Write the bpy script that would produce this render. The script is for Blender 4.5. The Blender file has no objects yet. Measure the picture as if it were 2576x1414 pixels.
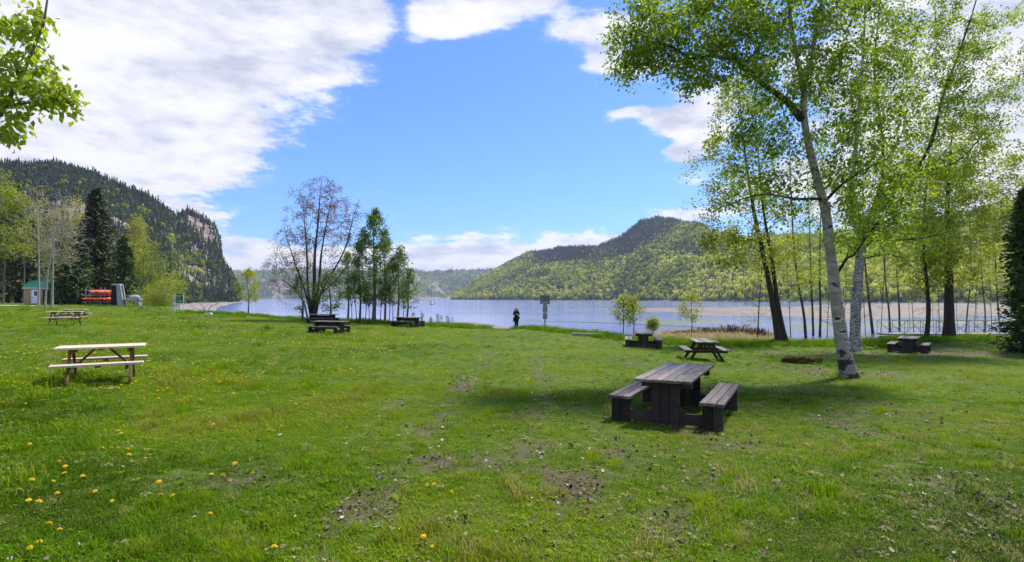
import bpy, bmesh, math, random
import numpy as np
from mathutils import Vector, Matrix
SC = bpy.context.scene
COL = SC.collection
rng = np.random.default_rng(7)
random.seed(7)
R = math.radians

# ------------------------------------------------------------------ camera
EYE = 1.8
F, CX, HY = 1381.0, 1288.0, 750.0        # focal length, centre and horizon in photo units (2576 wide)
cam_d = bpy.data.cameras.new('camera')
cam_d.sensor_width = 36.0
cam_d.lens = 36.0 * F / 2576.0
cam_d.shift_y = (HY - 707.0) / 2576.0
cam_d.clip_start = 0.1
cam_d.clip_end = 20000.0
cam = bpy.data.objects.new('camera', cam_d)
cam.location = (0, 0, EYE)
cam.rotation_euler = (R(90), 0, 0)
COL.objects.link(cam)
SC.camera = cam

# ------------------------------------------------------------------ light and exposure
SUN_AZ, SUN_EL = R(46), R(60)             # azimuth from +Y (view axis) towards +X
SUN = Vector((math.sin(SUN_AZ) * math.cos(SUN_EL), math.cos(SUN_AZ) * math.cos(SUN_EL), math.sin(SUN_EL)))
sd = bpy.data.lights.new('sun', 'SUN')
sd.energy = 4.6
sd.angle = R(6.0)
sd.color = (1.0, 0.95, 0.86)
so = bpy.data.objects.new('sun', sd)
so.rotation_euler = (-SUN).to_track_quat('-Z', 'Y').to_euler()
so.location = (40, 20, 60)
COL.objects.link(so)
SC.view_settings.view_transform = 'Standard'
SC.view_settings.look = 'None'
SC.view_settings.gamma = 1.0
SC.view_settings.exposure = 0.6
SC.view_settings.use_curve_mapping = False
SC.render.engine = 'CYCLES'
SC.cycles.max_bounces = 4
SC.cycles.diffuse_bounces = 2
SC.cycles.glossy_bounces = 2
SC.cycles.transmission_bounces = 3
SC.cycles.volume_bounces = 0
SC.cycles.transparent_max_bounces = 6
SC.cycles.use_adaptive_sampling = True
SC.cycles.adaptive_threshold = 0.02


# ------------------------------------------------------------------ node helpers
class NT:
    """small helper that builds node trees"""
    def __init__(s, tree):
        s.t = tree
        s.n = tree.nodes
        s.l = tree.links

    def add(s, kind, **kw):
        nd = s.n.new(kind)
        for k, v in kw.items():
            setattr(nd, k, v)
        return nd

    def put(s, sock, v):
        if isinstance(v, bpy.types.NodeSocket):
            s.l.new(v, sock)
        elif v is not None:
            if hasattr(sock.default_value, '__len__') and not hasattr(v, '__len__'):
                sock.default_value = [v] * len(sock.default_value)
            elif hasattr(v, '__len__') and len(v) == 3 and len(sock.default_value) == 4:
                sock.default_value = (*v, 1)
            else:
                sock.default_value = v

    def m(s, op, a, b=None, c=None, clamp=False):
        nd = s.add('ShaderNodeMath', operation=op, use_clamp=clamp)
        for i, v in enumerate((a, b, c)):
            if v is not None:
                s.put(nd.inputs[i], v)
        return nd.outputs[0]

    def vm(s, op, a, b=None):
        nd = s.add('ShaderNodeVectorMath', operation=op)
        s.put(nd.inputs[0], a)
        if b is not None:
            s.put(nd.inputs[1], b)
        return nd.outputs[0]

    def noise(s, vec, scale, detail=3, rough=0.5, out='Fac', dist=0.0):
        nd = s.add('ShaderNodeTexNoise')
        if vec is not None:
            s.put(nd.inputs['Vector'], vec)
        nd.inputs['Scale'].default_value = scale
        nd.inputs['Detail'].default_value = detail
        nd.inputs['Roughness'].default_value = rough
        nd.inputs['Distortion'].default_value = dist
        return nd.outputs[out]

    def ramp(s, fac, stops, interp='LINEAR'):
        nd = s.add('ShaderNodeValToRGB')
        nd.color_ramp.interpolation = interp
        el = nd.color_ramp.elements
        while len(el) < len(stops):
            el.new(0.5)
        for e, (p, c) in zip(el, stops):
            e.position = p
            e.color = (*c, 1) if len(c) == 3 else c
        s.put(nd.inputs[0], fac)
        return nd.outputs[0]

    def step(s, v, lo, hi):
        nd = s.add('ShaderNodeMapRange', interpolation_type='SMOOTHSTEP')
        s.put(nd.inputs[0], v)
        nd.inputs[1].default_value = lo
        nd.inputs[2].default_value = hi
        return nd.outputs[0]

    def mix(s, fac, a, b, blend='MIX'):
        nd = s.add('ShaderNodeMix', data_type='RGBA', blend_type=blend)
        s.put(nd.inputs[0], fac)
        s.put(nd.inputs[6], a)
        s.put(nd.inputs[7], b)
        return nd.outputs[2]


# ------------------------------------------------------------------ world: Nishita sky with clouds
world = bpy.data.worlds.new('World')
SC.world = world
world.use_nodes = True
w = NT(world.node_tree)
w.n.clear()
sky = w.add('ShaderNodeTexSky', sky_type='NISHITA')
sky.sun_disc = False
sky.sun_elevation = SUN_EL
sky.sun_rotation = SUN_AZ
sky.air_density = 1.0
sky.dust_density = 0.6
sky.ozone_density = 2.2
tc = w.add('ShaderNodeTexCoord')
sep = w.add('ShaderNodeSeparateXYZ')
w.put(sep.inputs[0], tc.outputs['Generated'])
dx, dy, dz = sep.outputs
ny = w.m('MAXIMUM', dy, 0.06)
u0 = w.m('DIVIDE', dx, ny)
v0 = w.m('DIVIDE', dz, ny)
# clouds lie in a layer: the pattern is finer and flatter towards the horizon
lay = w.m('DIVIDE', 1.0, w.m('ADD', w.m('MAXIMUM', dz, 0.0), 0.22))
cv = w.add('ShaderNodeCombineXYZ')
w.put(cv.inputs[0], w.m('MULTIPLY', dx, lay))
w.put(cv.inputs[1], w.m('MULTIPLY', dy, lay))
w.put(cv.inputs[2], w.m('MULTIPLY', dz, 3.0))
pc = cv.outputs[0]
warp = w.noise(pc, 1.6, 4, 0.6, 'Color')
ws = w.add('ShaderNodeSeparateXYZ')
w.put(ws.inputs[0], warp)
u = w.m('ADD', u0, w.m('MULTIPLY', w.m('SUBTRACT', ws.outputs[0], 0.5), 0.13))
v = w.m('ADD', v0, w.m('MULTIPLY', w.m('SUBTRACT', ws.outputs[1], 0.5), 0.09))
CLOUDS = [  # x, y, half width, half height (photo units), strength
    (150, 40, 540, 260, 1.2), (560, 60, 300, 170, .75), (870, 60, 135, 110, 1.0), (120, 300, 430, 140, 1.0), (480, 270, 180, 110, .75),
    (420, 400, 230, 80, .75), (540, 455, 110, 30, .5), (520, 543, 95, 24, 1.0), (330, 520, 130, 60, .7), (800, 200, 110, 40, .45),
    (1110, 45, 80, 46, .95), (1220, 20, 120, 46, 1.05), (1340, 8, 80, 28, .85), (1440, 82, 70, 34, 1.0), (1530, 75, 80, 50, 1.15), (1555, 165, 85, 28, 1.15), (1545, 300, 50, 20, .95), (1620, 288, 40, 20, .8),
    (1730, 300, 85, 50, 1.15), (1730, 350, 60, 40, 1.0), (1680, 398, 48, 16, .95), (2300, 150, 390, 280, .85), (2200, 490, 380, 100, .85),
    (2600, 300, 300, 400, .8), (640, 612, 100, 26, 1.0), (620, 668, 110, 20, .95), (1130, 650, 190, 30, 1.1), (1350, 620, 190, 26, 1.1),
    (1530, 592, 130, 20, 1.0), (1740, 530, 90, 26, .8), (850, 632, 220, 34, .9), (1250, 685, 460, 18, .9), (700, 700, 300, 20, .7),
    (1060, 330, 330, 210, -.5), (800, 480, 150, 90, -.4), (1400, 440, 220, 130, -.5), (1010, 40, 30, 90, -.5), (1230, 175, 180, 50, -.6), (1400, 240, 120, 40, -.4), (740, 560, 100, 30, -.3)]
uvn = w.add('ShaderNodeCombineXYZ')
w.put(uvn.inputs[0], u)
w.put(uvn.inputs[1], v)
acc = 0.0
for (x, y, a, b, k) in CLOUDS:
    nd = w.add('ShaderNodeVectorMath', operation='MULTIPLY_ADD')
    w.put(nd.inputs[0], uvn.outputs[0])
    nd.inputs[1].default_value = (F / a, F / b, 0)
    nd.inputs[2].default_value = (-(x - CX) / a, -(HY - y) / b, 0)
    dt = w.add('ShaderNodeVectorMath', operation='DOT_PRODUCT')
    w.l.new(nd.outputs[0], dt.inputs[0])
    w.l.new(nd.outputs[0], dt.inputs[1])
    acc = w.m('MULTIPLY_ADD', w.m('POWER', 0.449, dt.outputs['Value']), k, acc)
back = w.m('MULTIPLY', w.step(dy, 0.35, -0.1), 0.5)      # the sky goes on, half clouded, behind the viewer
fb = w.noise(pc, 2.9, 10, 0.62)
fb2 = w.noise(pc, 6.5, 8, 0.66)
dens = w.m('ADD', w.m('ADD', acc, back),
           w.m('ADD', w.m('MULTIPLY', w.m('SUBTRACT', fb, 0.5), 2.2), w.m('MULTIPLY', w.m('SUBTRACT', fb2, 0.5), 1.5)))
mask = w.m('ADD', w.m('MULTIPLY', w.step(dens, 0.36, 0.80), 0.62), w.m('MULTIPLY', w.step(dens, 0.15, 1.15), 0.38))
# thick parts of a cloud are a little grey, edges turned to the light are white
shp = w.noise(w.vm('ADD', pc, (0.09, 0.05, -0.12)), 2.9, 6, 0.58)
lit = w.m('ADD', w.m('MULTIPLY', w.m('SUBTRACT', fb, shp), 3.6), w.m('MULTIPLY_ADD', w.m('SUBTRACT', fb2, 0.5), 0.9, 0.60))
lit = w.m('ADD', lit, w.m('MULTIPLY', w.m('SUBTRACT', w.noise(pc, 1.1, 4, 0.5), 0.5), 0.9), clamp=True)
ccol = w.ramp(lit, [(0.0, (0.60, 0.64, 0.78)), (0.4, (0.78, 0.80, 0.92)), (0.75, (0.95, 0.95, 1.0)), (1.0, (1.0, 1.0, 1.0))])
skyc = w.mix(1.0, sky.outputs[0], (0.47, 0.74, 1.27), 'MULTIPLY')
b1 = w.add('ShaderNodeBackground')
w.put(b1.inputs[0], skyc)
b1.inputs[1].default_value = 0.12
b2 = w.add('ShaderNodeBackground')
w.put(b2.inputs[0], ccol)
b2.inputs[1].default_value = 0.68
mx = w.add('ShaderNodeMixShader')
w.put(mx.inputs[0], mask)
w.l.new(b1.outputs[0], mx.inputs[1])
w.l.new(b2.outputs[0], mx.inputs[2])
wo = w.add('ShaderNodeOutputWorld')
w.l.new(mx.outputs[0], wo.inputs[0])
world.cycles.sampling_method = 'MANUAL'
world.cycles.sample_map_resolution = 512

# ------------------------------------------------------------------ materials
MATS = {}


def mat(name, col, rough=0.8, spec=0.3, bump=None, trans=0.0, build=None, metal=0.0):
    """col: a colour or f(NT)->socket; bump: f(NT)->(height socket, strength, distance); trans: share of light let through"""
    m = bpy.data.materials.new(name)
    m.use_nodes = True
    t = NT(m.node_tree)
    t.n.clear()
    out = t.add('ShaderNodeOutputMaterial')
    p = t.add('ShaderNodeBsdfPrincipled')
    c = col(t) if callable(col) else col
    t.put(p.inputs['Base Color'], c)
    p.inputs['Roughness'].default_value = rough
    p.inputs['Specular IOR Level'].default_value = spec
    p.inputs['Metallic'].default_value = metal
    if bump:
        h, st, di = bump(t)
        b = t.add('ShaderNodeBump')
        b.inputs['Strength'].default_value = st
        b.inputs['Distance'].default_value = di
        t.put(b.inputs['Height'], h)
        t.l.new(b.outputs[0], p.inputs['Normal'])
    if trans:
        tr = t.add('ShaderNodeBsdfTranslucent')
        t.put(tr.inputs[0], t.mix(1.0, c, (1.5, 1.5, 0.55), 'MULTIPLY'))
        mx_ = t.add('ShaderNodeMixShader')
        mx_.inputs[0].default_value = trans
        t.l.new(p.outputs[0], mx_.inputs[1])
        t.l.new(tr.outputs[0], mx_.inputs[2])
        t.l.new(mx_.outputs[0], out.inputs[0])
    else:
        t.l.new(p.outputs[0], out.inputs[0])
    MATS[name] = m
    return m


def attr(t, name, kind='GEOMETRY'):
    nd = t.add('ShaderNodeAttribute', attribute_type=kind, attribute_name=name)
    return nd.outputs['Fac']


def obco(t, scale=(1, 1, 1), kind='Object'):
    c = t.add('ShaderNodeTexCoord')
    mp = t.add('ShaderNodeMapping')
    t.l.new(c.outputs[kind], mp.inputs[0])
    mp.inputs['Scale'].default_value = scale
    return mp.outputs[0]


def orand(t):
    return t.add('ShaderNodeObjectInfo').outputs['Random']


def tinted(stops, kind='GEOMETRY', name='tint'):
    return lambda t: t.ramp(attr(t, name, kind), stops)


def wood(base_dark, base_light, rough=0.75, grain=1.0):
    def c(t):
        co = obco(t, (1.2, 9, 9))
        rnd = orand(t)
        co = t.vm('ADD', co, t.vm('MULTIPLY', rnd, (37.0, 11.0, 5.0)))
        g = t.noise(co, 3.0, 6, 0.65, dist=0.6)
        g = t.m('ADD', g, t.m('MULTIPLY', t.m('SUBTRACT', rnd, 0.5), 0.45))
        big = t.noise(co, 0.7, 3, 0.5)
        g = t.m('ADD', t.m('MULTIPLY', g, 0.7), t.m('MULTIPLY', big, 0.3))
        return t.ramp(g, [(0.28, base_dark), (0.72, base_light)])

    def b(t):
        return t.noise(obco(t, (1.2, 12, 12)), 4.0, 5, 0.6), 0.5 * grain, 0.006
    return c, b


def mk_wood(name, d, l, rough=0.8, grain=1.0):
    c, b = wood(d, l, rough, grain)
    return mat(name, c, rough, 0.25, b)


mk_wood('grey_wood', (0.045, 0.036, 0.032), (0.27, 0.23, 0.205), 0.75, 1.8)
mk_wood('dark_wood', (0.012, 0.009, 0.007), (0.075, 0.053, 0.038), 0.85, 1.6)
mk_wood('pale_wood', (0.46, 0.31, 0.21), (0.66, 0.50, 0.37), 0.7, 0.5)
mk_wood('brown_wood', (0.10, 0.045, 0.022), (0.24, 0.115, 0.055), 0.75, 0.8)
mk_wood('rack_wood', (0.20, 0.18, 0.16), (0.38, 0.35, 0.32), 0.85)


def birch_col(t):
    co = obco(t, (1, 1, 1))
    lent = t.noise(obco(t, (3.2, 3.2, 22)), 1.6, 4, 0.6)
    pat = t.noise(obco(t, (2.0, 2.0, 3.6)), 1.3, 5, 0.65)
    base = t.ramp(t.noise(obco(t, (1, 1, 2.2)), 2.2, 5, 0.65), [(0.32, (0.24, 0.175, 0.125)), (0.5, (0.35, 0.275, 0.21)), (0.72, (0.56, 0.49, 0.42))])
    zz = t.add('ShaderNodeSeparateXYZ')
    t.put(zz.inputs[0], co)
    old = t.m('MULTIPLY', t.step(zz.outputs[2], 1.5, 0.0), 0.16)      # old cracked bark at the foot
    c1 = t.mix(t.step(lent, 0.57, 0.65), base, (0.05, 0.042, 0.036))
    c2 = t.mix(t.step(t.m('ADD', pat, old), 0.60, 0.66), c1, (0.035, 0.028, 0.024))
    return c2


mat('birch_bark', birch_col, 0.7, 0.3, lambda t: (t.noise(obco(t, (4, 4, 14)), 2.5, 4, 0.6), 0.6, 0.02))
mat('rough_birch_bark', lambda t: t.mix(t.step(t.noise(obco(t, (4, 4, 16)), 1.4, 5, 0.65), 0.48, 0.60),
    t.ramp(t.noise(obco(t), 4, 3), [(0.3, (0.30, 0.24, 0.19)), (0.7, (0.52, 0.46, 0.39))]), (0.045, 0.034, 0.027)),
    0.8, 0.2, lambda t: (t.noise(obco(t, (4, 4, 14)), 2.5, 5, 0.7), 0.9, 0.03))


def bark(name, d, l):
    mat(name, lambda t: t.ramp(t.noise(obco(t, (9, 9, 2.2)), 2.2, 5, 0.65), [(0.3, d), (0.7, l)]), 0.9, 0.15,
        lambda t: (t.noise(obco(t, (10, 10, 2)), 2.2, 4, 0.6), 0.8, 0.02))


bark('dark_bark', (0.022, 0.017, 0.013), (0.085, 0.066, 0.052))
bark('grey_bark', (0.07, 0.06, 0.05), (0.22, 0.195, 0.17))
bark('aspen_bark', (0.20, 0.18, 0.15), (0.44, 0.41, 0.36))
bark('red_twig', (0.09, 0.03, 0.028), (0.23, 0.085, 0.075))
bark('tan_twig', (0.16, 0.115, 0.07), (0.32, 0.25, 0.17))

LEAFR = 0.5
mat('birch_leaf', tinted([(0, (0.070, 0.125, 0.008)), (0.5, (0.190, 0.285, 0.014)), (1, (0.34, 0.41, 0.028))]), LEAFR, 0.35, trans=0.5)
mat('yellow_leaf', tinted([(0, (0.12, 0.16, 0.012)), (0.5, (0.25, 0.30, 0.022)), (1, (0.40, 0.40, 0.038))]), LEAFR, 0.3, trans=0.42)
mat('pale_leaf', tinted([(0, (0.20, 0.19, 0.05)), (0.5, (0.34, 0.30, 0.085)), (1, (0.46, 0.38, 0.13))]), LEAFR, 0.3, trans=0.4)
mat('poplar_leaf', tinted([(0, (0.035, 0.075, 0.008)), (0.5, (0.090, 0.155, 0.014)), (1, (0.18, 0.25, 0.026))]), 0.45, 0.4, trans=0.35)
mat('maple_leaf', tinted([(0, (0.10, 0.048, 0.038)), (0.5, (0.19, 0.105, 0.060)), (0.8, (0.22, 0.17, 0.05)), (1, (0.19, 0.20, 0.04))]), LEAFR, 0.3, trans=0.35)
mat('spruce_needles', tinted([(0, (0.026, 0.038, 0.014)), (0.5, (0.075, 0.095, 0.032)), (1, (0.17, 0.18, 0.058))]), 0.7, 0.2)
mat('cedar_scales', tinted([(0, (0.024, 0.046, 0.009)), (0.5, (0.070, 0.112, 0.018)), (1, (0.155, 0.20, 0.036))]), 0.7, 0.2)
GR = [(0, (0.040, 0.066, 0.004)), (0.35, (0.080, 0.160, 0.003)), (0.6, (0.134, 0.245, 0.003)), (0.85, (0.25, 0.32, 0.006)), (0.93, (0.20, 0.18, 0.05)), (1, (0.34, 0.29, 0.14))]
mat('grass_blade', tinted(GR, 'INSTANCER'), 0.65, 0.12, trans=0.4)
mat('dry_blade', tinted([(0, (0.22, 0.16, 0.075)), (1, (0.52, 0.43, 0.25))], 'INSTANCER'), 0.7, 0.2, trans=0.2)
mat('weed_leaf', tinted([(0, (0.03, 0.09, 0.008)), (1, (0.12, 0.24, 0.02))], 'INSTANCER'), 0.5, 0.35, trans=0.3)
mat('litter', tinted([(0, (0.04, 0.028, 0.016)), (0.5, (0.14, 0.10, 0.06)), (0.85, (0.28, 0.235, 0.17)), (1, (0.48, 0.44, 0.38))], 'INSTANCER'), 0.8, 0.2)
mat('pale_dry_leaf', lambda t: t.ramp(orand(t), [(0, (0.08, 0.055, 0.035)), (0.6, (0.20, 0.16, 0.12)), (1, (0.38, 0.34, 0.28))]), 0.8, 0.2)
mat('petal', (0.85, 0.58, 0.012), 0.6, 0.2, trans=0.15)
mat('flower_stem', (0.10, 0.20, 0.03), 0.6, 0.3)
mat('forest_conifer', tinted([(0, (0.044, 0.060, 0.038)), (0.5, (0.085, 0.110, 0.062)), (1, (0.14, 0.165, 0.085))], 'INSTANCER'), 0.9, 0.05)
mat('forest_leaf', tinted([(0, (0.10, 0.14, 0.020)), (0.5, (0.29, 0.35, 0.05)), (1, (0.56, 0.56, 0.15))], 'INSTANCER'), 0.8, 0.1, trans=0.45)
mat('forest_twig', tinted([(0, (0.13, 0.11, 0.09)), (1, (0.26, 0.23, 0.19))], 'INSTANCER'), 0.9, 0.05)


def ground_col(t):
    co = obco(t)
    n1 = t.noise(co, 0.35, 5, 0.6)
    n2 = t.noise(co, 6.0, 5, 0.7)
    n3 = t.noise(co, 40.0, 3, 0.6)
    f = t.m('ADD', t.m('MULTIPLY', n2, 0.5), t.m('ADD', t.m('MULTIPLY', n3, 0.3), t.m('MULTIPLY', n1, 0.2)))
    g = t.ramp(f, [(0.36, (0.022, 0.032, 0.005)), (0.5, (0.075, 0.120, 0.006)), (0.66, (0.17, 0.23, 0.012))])
    soil = t.ramp(t.m('ADD', t.m('MULTIPLY', n3, 0.6), t.m('MULTIPLY', n2, 0.4)),
                  [(0.32, (0.030, 0.021, 0.013)), (0.52, (0.11, 0.080, 0.048)), (0.7, (0.24, 0.19, 0.13))])
    d = t.m('ADD', attr(t, 'dirt'), t.m('ADD', t.m('MULTIPLY', t.m('SUBTRACT', n2, 0.5), 1.5), t.m('MULTIPLY', t.m('SUBTRACT', n3, 0.5), 1.1)))
    return t.mix(t.step(d, 0.48, 0.90), g, soil)


mat('lawn_ground', ground_col, 0.9, 0.15, lambda t: (t.noise(obco(t), 22, 5, 0.7), 0.9, 0.05))
mat('sand', lambda t: t.mix(t.step(t.noise(obco(t, (0.05, 0.25, 1)), 1.0, 5, 0.6), 0.46, 0.56),
    t.ramp(t.noise(obco(t, (0.1, 0.9, 1)), 1.0, 5, 0.6), [(0.3, (0.15, 0.115, 0.08)), (0.7, (0.29, 0.23, 0.165))]), (0.11, 0.105, 0.09)),
    0.75, 0.3, lambda t: (t.noise(obco(t), 3, 5, 0.6), 0.4, 0.05))
mat('seaweed', lambda t: t.ramp(t.noise(obco(t, (0.3, 0.9, 1)), 1.2, 5, 0.6), [(0.3, (0.045, 0.060, 0.022)), (0.7, (0.13, 0.15, 0.065))]), 0.6, 0.4)
mat('dry_ground', lambda t: t.ramp(t.noise(obco(t), 2.2, 6, 0.7), [(0.3, (0.13, 0.10, 0.05)), (0.7, (0.36, 0.29, 0.17))]), 0.9, 0.1)
mat('gravel_road', lambda t: t.ramp(t.noise(obco(t), 5, 6, 0.7), [(0.3, (0.30, 0.27, 0.24)), (0.7, (0.52, 0.49, 0.45))]), 0.9, 0.1)
mat('lake_water', lambda t: t.ramp(t.noise(obco(t, (0.006, 0.03, 1)), 1.0, 4, 0.5), [(0.35, (0.17, 0.22, 0.50)), (0.7, (0.32, 0.36, 0.64))]), 0.12, 0.5,
    lambda t: (t.m('ADD', t.noise(obco(t, (0.10, 0.45, 1)), 1.0, 3, 0.5), t.m('MULTIPLY', t.noise(obco(t, (0.02, 0.06, 1)), 1.0, 2, 0.5), 1.5)), 0.16, 0.12))


def hill_col(rocky, green):
    def c(t):
        co = obco(t)
        n = t.noise(co, 0.02, 6, 0.65)
        fine = t.noise(co, 0.12, 4, 0.7)
        forest = t.ramp(t.m('ADD', t.m('MULTIPLY', n, 0.6), t.m('MULTIPLY', fine, 0.4)),
                        [(0.36, (0.022, 0.040, 0.016)), (0.5, (0.060, 0.085, 0.025)), (0.64, green)])
        rock = t.ramp(t.noise(obco(t, (1, 1, 0.3)), 0.10, 6, 0.7), [(0.3, (0.10, 0.085, 0.075)), (0.55, (0.24, 0.20, 0.175)), (0.75, (0.42, 0.37, 0.33))])
        return t.mix(t.step(attr(t, 'rock'), 0.35, 0.65), forest, rock)
    return c


mat('left_hill', hill_col(1, (0.10, 0.12, 0.035)), 0.95, 0.05, lambda t: (t.noise(obco(t), 0.15, 6, 0.7), 0.8, 3.0))
mat('right_hill', hill_col(0, (0.15, 0.20, 0.045)), 0.95, 0.05, lambda t: (t.noise(obco(t), 0.15, 6, 0.7), 0.8, 3.0))
mat('far_hill', hill_col(0, (0.12, 0.16, 0.04)), 0.95, 0.05, lambda t: (t.noise(obco(t), 0.03, 6, 0.7), 1.0, 12.0))


def solid(name, c, rough=0.6, spec=0.3, metal=0.0, var=0.12):
    def f(t):
        n = t.noise(obco(t), 6, 4, 0.6)
        return t.mix(n, tuple(x * (1 - var) for x in c), tuple(min(1, x * (1 + var)) for x in c))
    return mat(name, f, rough, spec, metal=metal)


for nm, c, r in [('shed_wall', (0.36, 0.27, 0.14), .8), ('shed_roof', (0.012, 0.095, 0.06), .65), ('white_paint', (0.74, 0.76, 0.78), .5),
                 ('glass_dark', (0.05, 0.07, 0.08), .12), ('kayak_red', (0.72, 0.055, 0.045), .35), ('kayak_orange', (0.82, 0.17, 0.06), .35), ('kayak_salmon', (0.78, 0.20, 0.15), .35),
                 ('kayak_yellow', (0.80, 0.42, 0.02), .35), ('black_rubber', (0.015, 0.015, 0.016), .6), ('soot', (0.022, 0.018, 0.016), .95),
                 ('tarp', (0.30, 0.30, 0.34), .7), ('sign_navy', (0.012, 0.016, 0.06), .5), ('sign_yellow', (0.80, 0.52, 0.03), .5),
                 ('sign_green', (0.05, 0.30, 0.12), .5), ('sign_teal', (0.01, 0.085, 0.11), .5), ('sign_red', (0.70, 0.10, 0.03), .5),
                 ('sign_lime', (0.42, 0.55, 0.08), .5), ('sign_grey', (0.20, 0.21, 0.19), .55), ('sign_dark', (0.05, 0.055, 0.055), .6),
                 ('sign_pale', (0.60, 0.62, 0.50), .55), ('post_blue', (0.055, 0.075, 0.11), .5), ('skin', (0.58, 0.36, 0.27), .6),
                 ('navy_cloth', (0.010, 0.013, 0.032), .85), ('black_cloth', (0.008, 0.009, 0.013), .85), ('white_cloth', (0.60, 0.60, 0.62), .85),
                 ('red_hair', (0.34, 0.085, 0.03), .55), ('boat_white', (0.72, 0.74, 0.76), .4), ('boat_blue', (0.03, 0.06, 0.16), .4),
                 ('alu', (0.20, 0.21, 0.215), .5), ('red_paint', (0.60, 0.03, 0.02), .5), ('yellow_paint', (0.62, 0.42, 0.02), .6),
                 ('moss', (0.15, 0.17, 0.02), .95)]:
    solid(nm, c, r)
mat('concrete', lambda t: t.ramp(t.noise(obco(t), 2.4, 6, 0.7), [(0.3, (0.24, 0.23, 0.225)), (0.7, (0.44, 0.43, 0.42))]), 0.9, 0.2,
    lambda t: (t.noise(obco(t), 9, 5, 0.7), 0.5, 0.02))
mat('rust_duff', lambda t: t.ramp(t.noise(obco(t), 7, 6, 0.75), [(0.35, (0.035, 0.020, 0.010)), (0.46, (0.12, 0.060, 0.024)), (0.56, (0.11, 0.13, 0.02)), (0.75, (0.20, 0.19, 0.05))]), 0.95, 0.1,
    lambda t: (t.noise(obco(t), 14, 5, 0.75), 1.0, 0.08))
mat('stone', lambda t: t.ramp(t.noise(obco(t), 1.4, 6, 0.7), [(0.3, (0.13, 0.115, 0.10)), (0.7, (0.36, 0.32, 0.28))]), 0.9, 0.2,
    lambda t: (t.noise(obco(t), 5, 5, 0.7), 0.6, 0.04))


# ------------------------------------------------------------------ mesh helpers
def tag(o, label=None, cat=None, group=None, kind=None):
    for k, v_ in (('label', label), ('category', cat), ('group', group), ('kind', kind)):
        if v_:
            o[k] = v_
    return o


def mesh(name, verts, faces, m=None, parent=None, smooth=False, tint=None, vattr=None):
    me = bpy.data.meshes.new(name)
    me.from_pydata(np.asarray(verts, dtype=float).tolist(), [], faces.tolist() if isinstance(faces, np.ndarray) else faces)
    if m:
        me.materials.append(MATS[m])
    if tint is not None:
        a_ = me.attributes.new('tint', 'FLOAT', 'FACE')
        a_.data.foreach_set('value', np.asarray(tint, dtype=np.float32))
    if vattr:
        for k, arr in vattr.items():
            a_ = me.attributes.new(k, 'FLOAT', 'POINT')
            a_.data.foreach_set('value', np.asarray(arr, dtype=np.float32))
    if smooth:
        me.polygons.foreach_set('use_smooth', [True] * len(me.polygons))
    me.update()
    o = bpy.data.objects.new(name, me)
    COL.objects.link(o)
    if parent:
        o.parent = parent
    return o


def empty(name, loc, rz=0.0):
    o = bpy.data.objects.new(name, None)
    o.location = loc
    o.rotation_euler = (0, 0, rz)
    o.empty_display_size = 0.2
    COL.objects.link(o)
    return o


def copy_tree(o, parent=None):
    c = o.copy()
    COL.objects.link(c)
    if parent:
        c.parent = parent
    for ch in list(o.children):
        copy_tree(ch, c)
    return c


def bm_box(bm, c, s, rot=None, bev=0.0):
    mt = Matrix.Translation(c) @ (rot.to_4x4() if rot is not None else Matrix.Identity(4)) @ Matrix.Diagonal((*s, 1))
    r_ = bmesh.ops.create_cube(bm, size=1.0, matrix=mt)
    if bev:
        es = {e for v_ in r_['verts'] for e in v_.link_edges}
        bmesh.ops.bevel(bm, geom=list(es), offset=bev, segments=1, affect='EDGES')


def bm_obj(name, bm, m, parent=None, smooth=False):
    me = bpy.data.meshes.new(name)
    bm.to_mesh(me)
    bm.free()
    me.materials.append(MATS[m])
    if smooth:
        me.polygons.foreach_set('use_smooth', [True] * len(me.polygons))
    o = bpy.data.objects.new(name, me)
    COL.objects.link(o)
    if parent:
        o.parent = parent
    return o


def box(name, c, s, m, parent=None, rot=None, bev=0.006, wob=0.0):
    """a bevelled board centred on its own origin, so the grain follows it"""
    bm = bmesh.new()
    bm_box(bm, (0, 0, 0), s, None, bev)
    if wob:
        for v_ in bm.verts:
            v_.co += Vector((random.uniform(-wob, wob), random.uniform(-wob, wob), random.uniform(-wob, wob)))
    o = bm_obj(name, bm, m, parent)
    o.location = c
    if rot is not None:
        o.rotation_euler = rot.to_euler() if hasattr(rot, 'to_euler') else rot
    return o


def beam(name, p, q, wd, ht, m, parent=None, bev=0.005):
    p, q = Vector(p), Vector(q)
    d = q - p
    o = box(name, (p + q) / 2, (d.length, wd, ht), m, parent, None, bev)
    o.rotation_euler = d.to_track_quat('X', 'Z').to_euler()
    return o


def tube(path, rad, n=8, jitter=0.0, cap=True):
    """verts, quads of a tube along a path"""
    P = np.asarray(path, float)
    k = len(P)
    rad = np.asarray(rad, float)
    T = np.gradient(P, axis=0)
    T /= np.linalg.norm(T, axis=1, keepdims=True) + 1e-9
    ref = np.array([0.0, 1.0, 0.0]) if abs(T[:, 1]).mean() < 0.8 else np.array([1.0, 0, 0])
    A = np.cross(T, ref)
    A /= np.linalg.norm(A, axis=1, keepdims=True) + 1e-9
    B = np.cross(T, A)
    ang = np.arange(n) * 2 * np.pi / n
    rr = rad[:, None] * (1 + jitter * rng.standard_normal((k, n)))
    V = P[:, None, :] + rr[:, :, None] * (np.cos(ang)[None, :, None] * A[:, None, :] + np.sin(ang)[None, :, None] * B[:, None, :])
    i = np.arange(k - 1)[:, None] * n
    j = np.arange(n)[None, :]
    j2 = (j + 1) % n
    Fq = np.stack([i + j, i + j2, i + n + j2, i + n + j], -1).reshape(-1, 4)
    return V.reshape(-1, 3), Fq


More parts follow.
